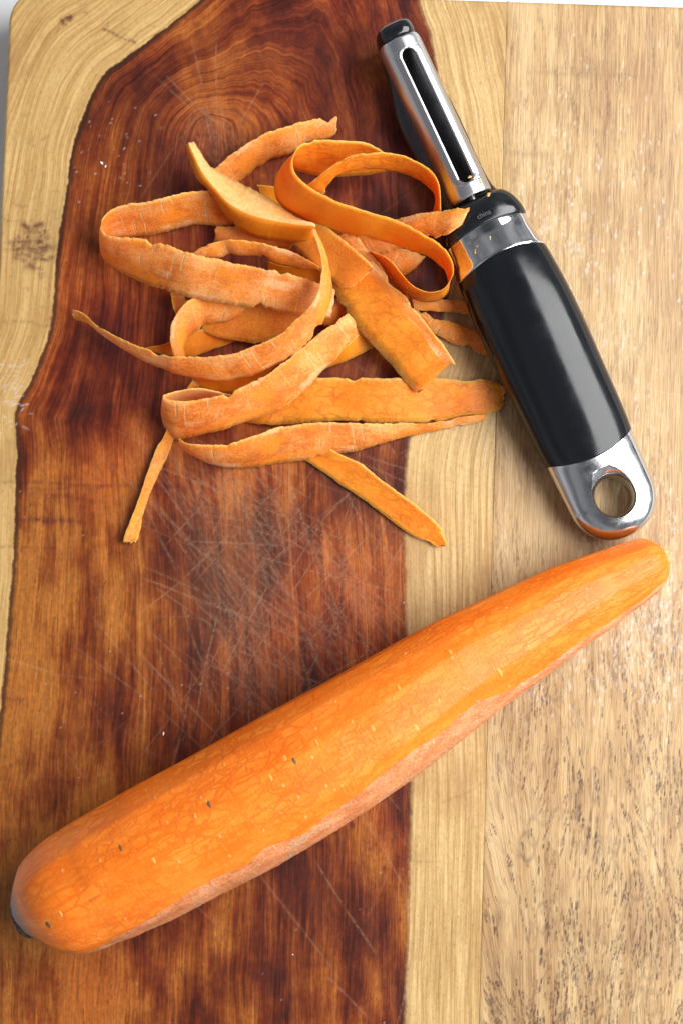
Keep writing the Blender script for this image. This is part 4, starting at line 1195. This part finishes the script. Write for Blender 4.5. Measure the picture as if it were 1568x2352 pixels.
def rootlet(s, thd, ln, wd, mat):
    k, mcount = 7, 12
    V = np.zeros((k, mcount, 3))
    th0 = math.radians(thd)
    r0 = float(carrot_r(np.array(s)))
    for i in range(k):
        rho = math.cos(i / (k - 1) * math.pi / 2) if i < k - 1 else 0.02
        hgt = 0.14 * (1 - rho ** 2) - 0.06
        a = np.linspace(0, 2 * math.pi, mcount, endpoint=False)
        jit = 1 + 0.15 * rr.normal(0, 1, mcount)
        P = carrot_surface(s + wd * rho * np.cos(a) * jit, th0 + ln * rho * np.sin(a) * jit / r0)
        nn = np.append(CN * math.sin(th0), math.cos(th0))
        V[i] = P + nn * hgt
    return link('rootlet_pit', grid_mesh('rootlet_pit', V, True, None), [mat], flesh)


for s, thd, ln, wd, mat in [(69, 17, 1.5, .6, m_pit), (64, 14, 1.2, .6, m_pit_pale), (41, 20, 1.3, .55, m_pit), (12, -12, 1.5, .7, m_pit), (17, -6, 1.4, .6, m_pit_pale), (96, 14, 1.3, .6, m_pit),
                            (94, 20, 1.2, .7, m_pit_pale), (88, 12, 1.6, .55, m_pit_pale), (104, 18, 1.4, .5, m_pit_pale), (132, 22, 1.3, .5, m_pit_pale), (131, -18, 1.6, .7, m_pit_pale), (160, -22, 2.2, .7, m_pit_pale),
                            (48, -2, 1.4, .6, m_pit_pale), (120, 4, 1.2, .6, m_pit_pale), (150, 24, 1.4, .6, m_pit_pale)]:
    rootlet(s, thd, ln, wd, mat)

# ------------------------------------------------------------------ peeler
PC = np.array([82.54, 4.33])
PA = np.array([-0.42527, 0.90507])            # towards the blade
PW = np.array([0.90507, 0.42527])             # across, to the right
peeler = empty('vegetable_peeler', (PC[0] * MM, PC[1] * MM, 0.0))
tag(peeler, 'swivel vegetable peeler with fat black handle, chrome hanging ring and steel blade', 'peeler')


def P3(s, w, z):
    s, w, z = np.broadcast_arrays(np.asarray(s, float), np.asarray(w, float), np.asarray(z, float))
    xy = s[..., None] * PA + w[..., None] * PW
    return np.concatenate([xy, z[..., None]], -1) * MM


def sup(a, p):
    c, s = np.cos(a), np.sin(a)
    return np.sign(c) * np.abs(c) ** (2 / p), np.sign(s) * np.abs(s) ** (2 / p)


def loft(name, sections, mats, nseg=72, sub=6, caps=True, parent=True, sharp=40):
    """sections: s, centre w, half width, z bottom, z top, exponent, bow"""
    A = np.array(sections, float)
    if sub > 1:
        A = catmull(A, (len(A) - 1) * sub + 1)
    a = np.linspace(0, 2 * math.pi, nseg, endpoint=False)
    V = []
    for s, cw, hw, zb, zt, p, bow in A:
        cx, sx = sup(a, p)
        w = cw + hw * cx
        zc, hz = (zb + zt) / 2, (zt - zb) / 2
        V.append(P3(s + bow * (1 - cx ** 2) * np.clip(sx + .3, 0, 1), w, zc + hz * sx))
    V = np.array(V)
    n, m = V.shape[:2]
    idx = np.arange(n * m).reshape(n, m)
    f = [(idx[i, j], idx[i + 1, j], idx[i + 1, (j + 1) % m], idx[i, (j + 1) % m]) for i in range(n - 1) for j in range(m)]
    if caps:
        f.append(tuple(idx[0, :]))
        f.append(tuple(idx[-1, ::-1]))
    me = mesh_from(name, V.reshape(-1, 3), f)
    bm = bmesh.new()
    bm.from_mesh(me)
    bmesh.ops.recalc_face_normals(bm, faces=bm.faces)
    bm.to_mesh(me)
    bm.free()
    return link(name, me, mats, peeler if parent else None, sharp=sharp)


m_grip, t, b = plain('black_rubber', (0.011, 0.012, 0.014), 0.36, 0.0, 0.36)
tc = t.node('ShaderNodeTexCoord').outputs['Object']
sm = t.noise(tc, 90.0, 4.0, 0.65)
scr = t.noise(t.vmul(tc, (1.0, 3.0, 1.0)), 700.0, 3.0, 0.6)
t.put(b.inputs['Roughness'], t.math('ADD', t.step(sm, 0.36, 0.62, 0.13, 0.20), t.step(scr, 0.68, 0.76, 0.0, 0.15)))
t.put(b.inputs['Base Color'], t.mix(t.step(scr, 0.70, 0.78, 0.0, 0.35), (0.006, 0.007, 0.009), (0.03, 0.03, 0.035)))
t.put(b.inputs['Normal'], t.bump(sm, 0.05, 0.0004))
m_gloss, t, b = plain('black_gloss_plastic', (0.007, 0.008, 0.010), 0.13, 0.0, 0.5)
t.put(b.inputs['Roughness'], t.step(t.noise(t.node('ShaderNodeTexCoord').outputs['Object'], 160.0, 4.0), 0.35, 0.7, 0.10, 0.30))
m_dull, t, b = plain('black_arm_plastic', (0.012, 0.014, 0.017), 0.28, 0.0, 0.6)
t.put(b.inputs['Roughness'], t.step(t.noise(t.node('ShaderNodeTexCoord').outputs['Object'], 240.0, 5.0, 0.7), 0.35, 0.7, 0.32, 0.55))
m_chrome, t, b = plain('polished_chrome', (0.80, 0.80, 0.80), 0.07, 1.0)
t.put(b.inputs['Roughness'], t.step(t.noise(t.node('ShaderNodeTexCoord').outputs['Object'], 300.0, 5.0, 0.7), 0.4, 0.8, 0.05, 0.16))
m_satin, t, b = plain('satin_chrome', (0.62, 0.62, 0.63), 0.15, 1.0)
t.put(b.inputs['Roughness'], t.step(t.noise(t.node('ShaderNodeTexCoord').outputs['Object'], 260.0, 5.0, 0.7), 0.35, 0.75, 0.12, 0.24))
m_steel, t, b = plain('brushed_steel', (0.55, 0.55, 0.565), 0.24, 1.0)
tc = t.node('ShaderNodeTexCoord').outputs['Object']
rot = t.node('ShaderNodeMapping')
rot.inputs['Rotation'].default_value = (0, 0, math.radians(-25))
rot.inputs['Scale'].default_value = (3200.0, 260.0, 900.0)
t.put(rot.inputs['Vector'], tc)
br = t.noise(rot.outputs[0], 1.0, 3.0, 0.6)
t.put(b.inputs['Roughness'], t.step(br, 0.3, 0.7, 0.30, 0.34))

# rubber grip
loft('grip', [
    (16.0, 0, 14.1, 1.3, 15.6, 2.08, -3.2), (17.0, 0, 14.5, 0.9, 16.2, 2.08, -3.2), (24.0, 0, 14.9, 0.5, 17.6, 2.08, -2.0), (38.0, 0, 15.2, 0.2, 19.4, 2.08, 0),
    (52.0, 0, 15.6, 0.2, 20.6, 2.08, 0.6), (64.0, 0, 15.6, 0.3, 20.9, 2.08, 1.4), (74.0, 0, 15.1, 0.6, 20.4, 2.08, 2.0), (78.4, 0, 14.7, 0.9, 19.9, 2.08, 2.3), (79.0, 0, 14.3, 1.3, 19.5, 2.08, 2.3)],
    [m_grip])
# chrome collar
loft('collar', [
    (78.6, 0, 14.4, 1.2, 19.6, 2.3, 2.3), (79.2, 0, 14.6, 1.0, 19.8, 2.3, 2.3), (82.0, 0, 14.2, 1.2, 19.3, 2.3, 2.2), (86.0, 0, 13.6, 1.6, 18.7, 2.3, 2.0), (89.6, 0, 13.3, 1.8, 18.6, 2.3, 1.6), (90.1, 0, 12.9, 2.2, 18.2, 2.3, 1.6)],
    [m_chrome])

# chrome hanging end with its hole
ang = np.linspace(math.radians(2), math.pi / 2, 14)
secs = [(-13.2 * math.cos(a), 0, 13.7 * math.sin(a) ** 0.92, 7.0 - 5.6 * math.sin(a) ** 0.6, 7.0 + 6.2 * math.sin(a) ** 0.6, 2.4, 0) for a in ang]
secs += [(5.0, 0, 13.9, 1.3, 13.8, 2.4, -0.8), (10.0, 0, 14.1, 1.2, 14.6, 2.4, -2.0), (15.0, 0, 14.25, 1.1, 15.4, 2.4, -3.2), (16.2, 0, 14.25, 1.1, 15.7, 2.4, -3.2)]
cap = loft('hanging_ring', secs, [m_satin], nseg=96, sub=3, sharp=50)
na = 64
prof = [(-3, 7.0), (1.0, 6.2), (2.2, 5.9), (4.0, 5.8), (7.0, 5.8), (9.5, 5.9), (11.3, 6.2), (12.6, 6.8), (13.6, 7.7), (14.6, 9.0), (17, 12.4)]
aa = np.linspace(0, 2 * math.pi, na, endpoint=False)
V = np.array([P3(-0.2 + r * np.sin(aa), 0.2 + r * 0.96 * np.cos(aa), z) for z, r in prof])
idx = np.arange(len(prof) * na).reshape(len(prof), na)
f = [(idx[i, j], idx[i, (j + 1) % na], idx[i + 1, (j + 1) % na], idx[i + 1, j]) for i in range(len(prof) - 1) for j in range(na)]
f += [tuple(idx[0, ::-1]), tuple(idx[-1, :])]
cm = mesh_from('hole_tool', V.reshape(-1, 3), f)
bm = bmesh.new()
bm.from_mesh(cm)
bmesh.ops.recalc_face_normals(bm, faces=bm.faces)
bm.to_mesh(cm)
bm.free()
cutter = bpy.data.objects.new('hole_tool', cm)
scene.collection.objects.link(cutter)
cutter.location = peeler.location
cutter.parent = None
md = cap.modifiers.new('hole', 'BOOLEAN')
md.operation = 'DIFFERENCE'
md.object = cutter
md.solver = 'EXACT'
bpy.context.view_layer.update()
dg = bpy.context.evaluated_depsgraph_get()
newm = bpy.data.meshes.new_from_object(cap.evaluated_get(dg))
cap.modifiers.clear()
cap.data = newm
newm.polygons.foreach_set('use_smooth', np.ones(len(newm.polygons), dtype=bool))
newm.set_sharp_from_angle(angle=math.radians(32))
bpy.data.objects.remove(cutter)

# glossy neck running into the arm behind the blade
neck = loft('neck', [
    (89.4, 0, 13.2, 2.2, 18.3, 2.5, 1.2), (90.6, 0, 13.5, 1.8, 18.9, 2.6, 1.2), (93.5, 0, 13.1, 1.9, 19.0, 2.7, 0.9), (96.3, 0, 12.2, 2.0, 18.6, 2.7, 0.5), (98.3, 0, 10.9, 2.0, 18.0, 2.8, 0.2),
    (99.5, 0, 10.0, 2.0, 16.5, 2.8, 0), (100.4, 0, 9.4, 2.0, 12.5, 2.8, 0), (102.5, 0, 8.8, 2.0, 10.8, 2.8, 0)], [m_gloss])
loft('arm', [
    (101.5, 0, 8.9, 2.0, 10.9, 2.8, 0), (105.0, 0, 8.4, 2.2, 10.4, 2.8, 0), (112.0, -0.3, 8.6, 2.5, 9.6, 2.8, 0), (124.0, -0.5, 9.2, 2.5, 9.2, 2.8, 0), (134.0, -0.4, 8.9, 2.5, 9.4, 2.8, 0),
    (144.0, 0, 7.1, 2.6, 10.5, 2.8, 0), (150.0, 0, 6.1, 3.0, 12.2, 2.8, 0), (153.0, 0, 5.7, 3.4, 14.5, 2.8, 0), (154.6, 0, 5.6, 4.0, 18.0, 3.0, 0)], [m_dull])
loft('arm_tip', [
    (153.0, 0.1, 4.3, 12.0, 20.6, 3.2, 0), (153.3, 0.1, 5.2, 10.5, 21.4, 3.2, 0), (154.4, 0.1, 5.8, 6.5, 22.0, 3.2, 0), (156.0, 0.1, 5.9, 5.0, 22.1, 3.2, 0), (157.4, 0.1, 5.6, 5.0, 21.6, 3.2, 0), (158.2, 0.1, 4.7, 6.0, 20.4, 3.0, 0), (158.4, 0.1, 3.6, 8.0, 19.0, 3.0, 0)], [m_gloss])

# steel blade: a channel with a long slot and ground edges beside it
S0, S1 = 100.5, 153.0
SL0, SL1, HWS, WC = 104.6, 148.9, 1.95, 0.2
rows = np.unique(np.concatenate([np.linspace(S0, S1, 90), SL0 + HWS * (1 - np.cos(np.linspace(0, math.pi / 2, 9))), SL1 - HWS * (1 - np.cos(np.linspace(0, math.pi / 2, 9)))]))
rows = rows[np.concatenate([[True], np.diff(rows) > 1e-4])]


def arcz(w):
    x = np.clip(np.abs(w) / 6.0, 0, 1)
    return 13.0 + 6.6 * (1 - x ** 2.7) ** (1 / 2.2)


V, keep = [], []
left_w = np.array([-6.0, -5.97, -5.85, -5.6, -5.1, -4.5, -3.9, -3.5])
for s in rows:
    inslot = SL0 < s < SL1
    dend = max(0.0, max(SL0 + HWS - s, s - (SL1 - HWS)))
    h = HWS * math.sqrt(max(0.0, 1 - (dend / HWS) ** 2)) if inslot else 0.0
    h = max(h, 0.02)
    fac = np.clip(min(s - SL0 - 0.4, SL1 - 0.4 - s) / 1.4, 0, 1)
    # ends drawn in and rounded
    e = min(s - S0, S1 - s)
    pull = 1 - 0.10 * (1 - math.sqrt(max(0, 1 - (1 - min(e / 1.6, 1)) ** 2)))
    lw = left_w * pull
    ws = np.concatenate([lw, [(-3.5 + (WC - h)) / 2, WC - h], [WC + h, (3.5 + WC + h) / 2], -lw[::-1]])
    z = arcz(ws / pull)
    zf = z.copy()
    k = (np.abs(ws) < 3.6 * pull)
    zf[k] = 18.65 + 0.34 * (3.5 - np.abs(ws[k]))
    z = z * (1 - fac) + zf * fac
    V.append(P3(s, ws, z + 0.055 * (s - 126.0)))
V = np.array(V)
n, m = V.shape[:2]
idx = np.arange(n * m).reshape(n, m)
gap = len(left_w) + 1
f = []
for i in range(n - 1):
    ms = (rows[i] + rows[i + 1]) / 2
    for j in range(m - 1):
        if j == gap and SL0 < ms < SL1:
            continue
        f.append((idx[i, j], idx[i, j + 1], idx[i + 1, j + 1], idx[i + 1, j])[::-1])
me = mesh_from('blade', V.reshape(-1, 3), f)
blade = link('blade', me, [m_steel], peeler, sharp=26)
sol = blade.modifiers.new('thickness', 'SOLIDIFY')
sol.thickness = 0.0008
sol.offset = -1.0
loft('pivot', [(98.8, 0, 1.0, 13.2, 15.2, 2, 0), (101.8, 0, 1.0, 13.2, 15.2, 2, 0)], [m_steel], nseg=20, sub=1).parent = blade
loft('pivot', [(151.5, 0, 1.0, 15.2, 17.2, 2, 0), (155.0, 0, 1.0, 15.2, 17.2, 2, 0)], [m_steel], nseg=20, sub=1).parent = blade

# raised lettering on the neck
cu = bpy.data.curves.new('lettering', 'FONT')
cu.body = 'china'
cu.size = 2.15
cu.extrude = 0.05
cu.align_x = 'CENTER'
to = bpy.data.objects.new('lettering_source', cu)
scene.collection.objects.link(to)
bpy.context.view_layer.update()
tm = bpy.data.meshes.new_from_object(to.evaluated_get(bpy.context.evaluated_depsgraph_get()))
bpy.data.objects.remove(to)
co = np.zeros(len(tm.vertices) * 3, dtype=np.float32)
tm.vertices.foreach_get('co', co)
co = co.reshape(-1, 3)
ztop = 10.45 + 8.55 * (1 - np.clip(np.abs(co[:, 0] + 0.1) / 13.2, 0, 1) ** 2.7) ** (1 / 2.7)
nv = P3(92.2 + co[:, 1] + 0.7, co[:, 0] + 0.1, ztop + 0.05 + co[:, 2] * 3.0)
tm.vertices.foreach_set('co', nv.astype(np.float32).ravel())
tm.update()
m_letter, _, _ = plain('moulded_letter', (0.10, 0.105, 0.115), 0.3)
link('lettering', tm, [m_letter], neck, smooth=False)

# ------------------------------------------------------------------ scraps and crumbs


def shred(name, x, y, z, size, mat, label, cat, seed, flat=0.45, group=None):
    r = np.random.default_rng(seed)
    bm = bmesh.new()
    bmesh.ops.create_icosphere(bm, subdivisions=2, radius=1.0)
    for v in bm.verts:
        k = 0.65 + 0.5 * mnoise.noise(v.co * 1.6 + Vector((seed, 0, 0)))
        v.co = Vector((v.co.x * size * k * r.uniform(.9, 1.1), v.co.y * size * k * 0.6, (v.co.z * flat * size * k * 0.6 + 0.3 * size * (v.co.x * v.co.x))))
        v.co *= MM
    zmin = min(v.co.z for v in bm.verts)
    for v in bm.verts:
        v.co.z -= zmin
    me = bpy.data.meshes.new(name)
    bm.to_mesh(me)
    bm.free()
    o = link(name, me, [mat])
    o.location = (x * MM, y * MM, z * MM)
    o.rotation_euler = (0, 0, r.uniform(0, 6.28))
    tag(o, label, cat, group)
    return o


def on_peeler(s, w):
    q = PC + s * PA + w * PW
    return q[0], q[1]


SG = 'carrot scraps stuck to the peeler'
for (s, w, z, size, lab, seed) in [(105.6, 1.1, 19.4, 0.9, 'tiny orange carrot scrap at the lower end of the blade slot', 1), (103.2, 3.6, 18.3, 1.0, 'tiny carrot scrap on the bright edge of the steel blade', 2),
                                   (98.6, 4.2, 17.6, 1.3, 'curled carrot scrap lodged between blade and neck', 3), (84.8, -6.5, 17.6, 1.6, 'orange carrot scrap smeared on the chrome collar', 4), (86.4, -1.3, 19.6, 0.5, 'speck of carrot on the upper edge of the chrome collar', 5)]:
    x, y = on_peeler(s, w)
    shred('carrot_scrap', x, y, z, size, PEEL_MATS['pale'], lab, 'carrot scrap', seed, group=SG)
m_crumb, _, _ = plain('dry_white_crumb', (0.78, 0.77, 0.74), 0.8)
CG = 'white crumbs on the board'
for (x, y, size, lab, seed) in [(228, 366, 0.9, 'larger white crumb on dark wood left of the creased peel', 11), (237, 373, 0.7, 'second white crumb close below the larger one', 12), (379, 1681, 0.8, 'lone white crumb on dark wood above the carrot', 13),
                                (675, 1872, 0.4, 'white speck on the dark wood below the carrot', 14), (674, 2178, 0.4, 'white speck near the foot of the dark heartwood', 15)]:
    q = px(x, y)
    shred('crumb', q[0], q[1], 0.02, size, m_crumb, lab, 'crumb', seed, group=CG)
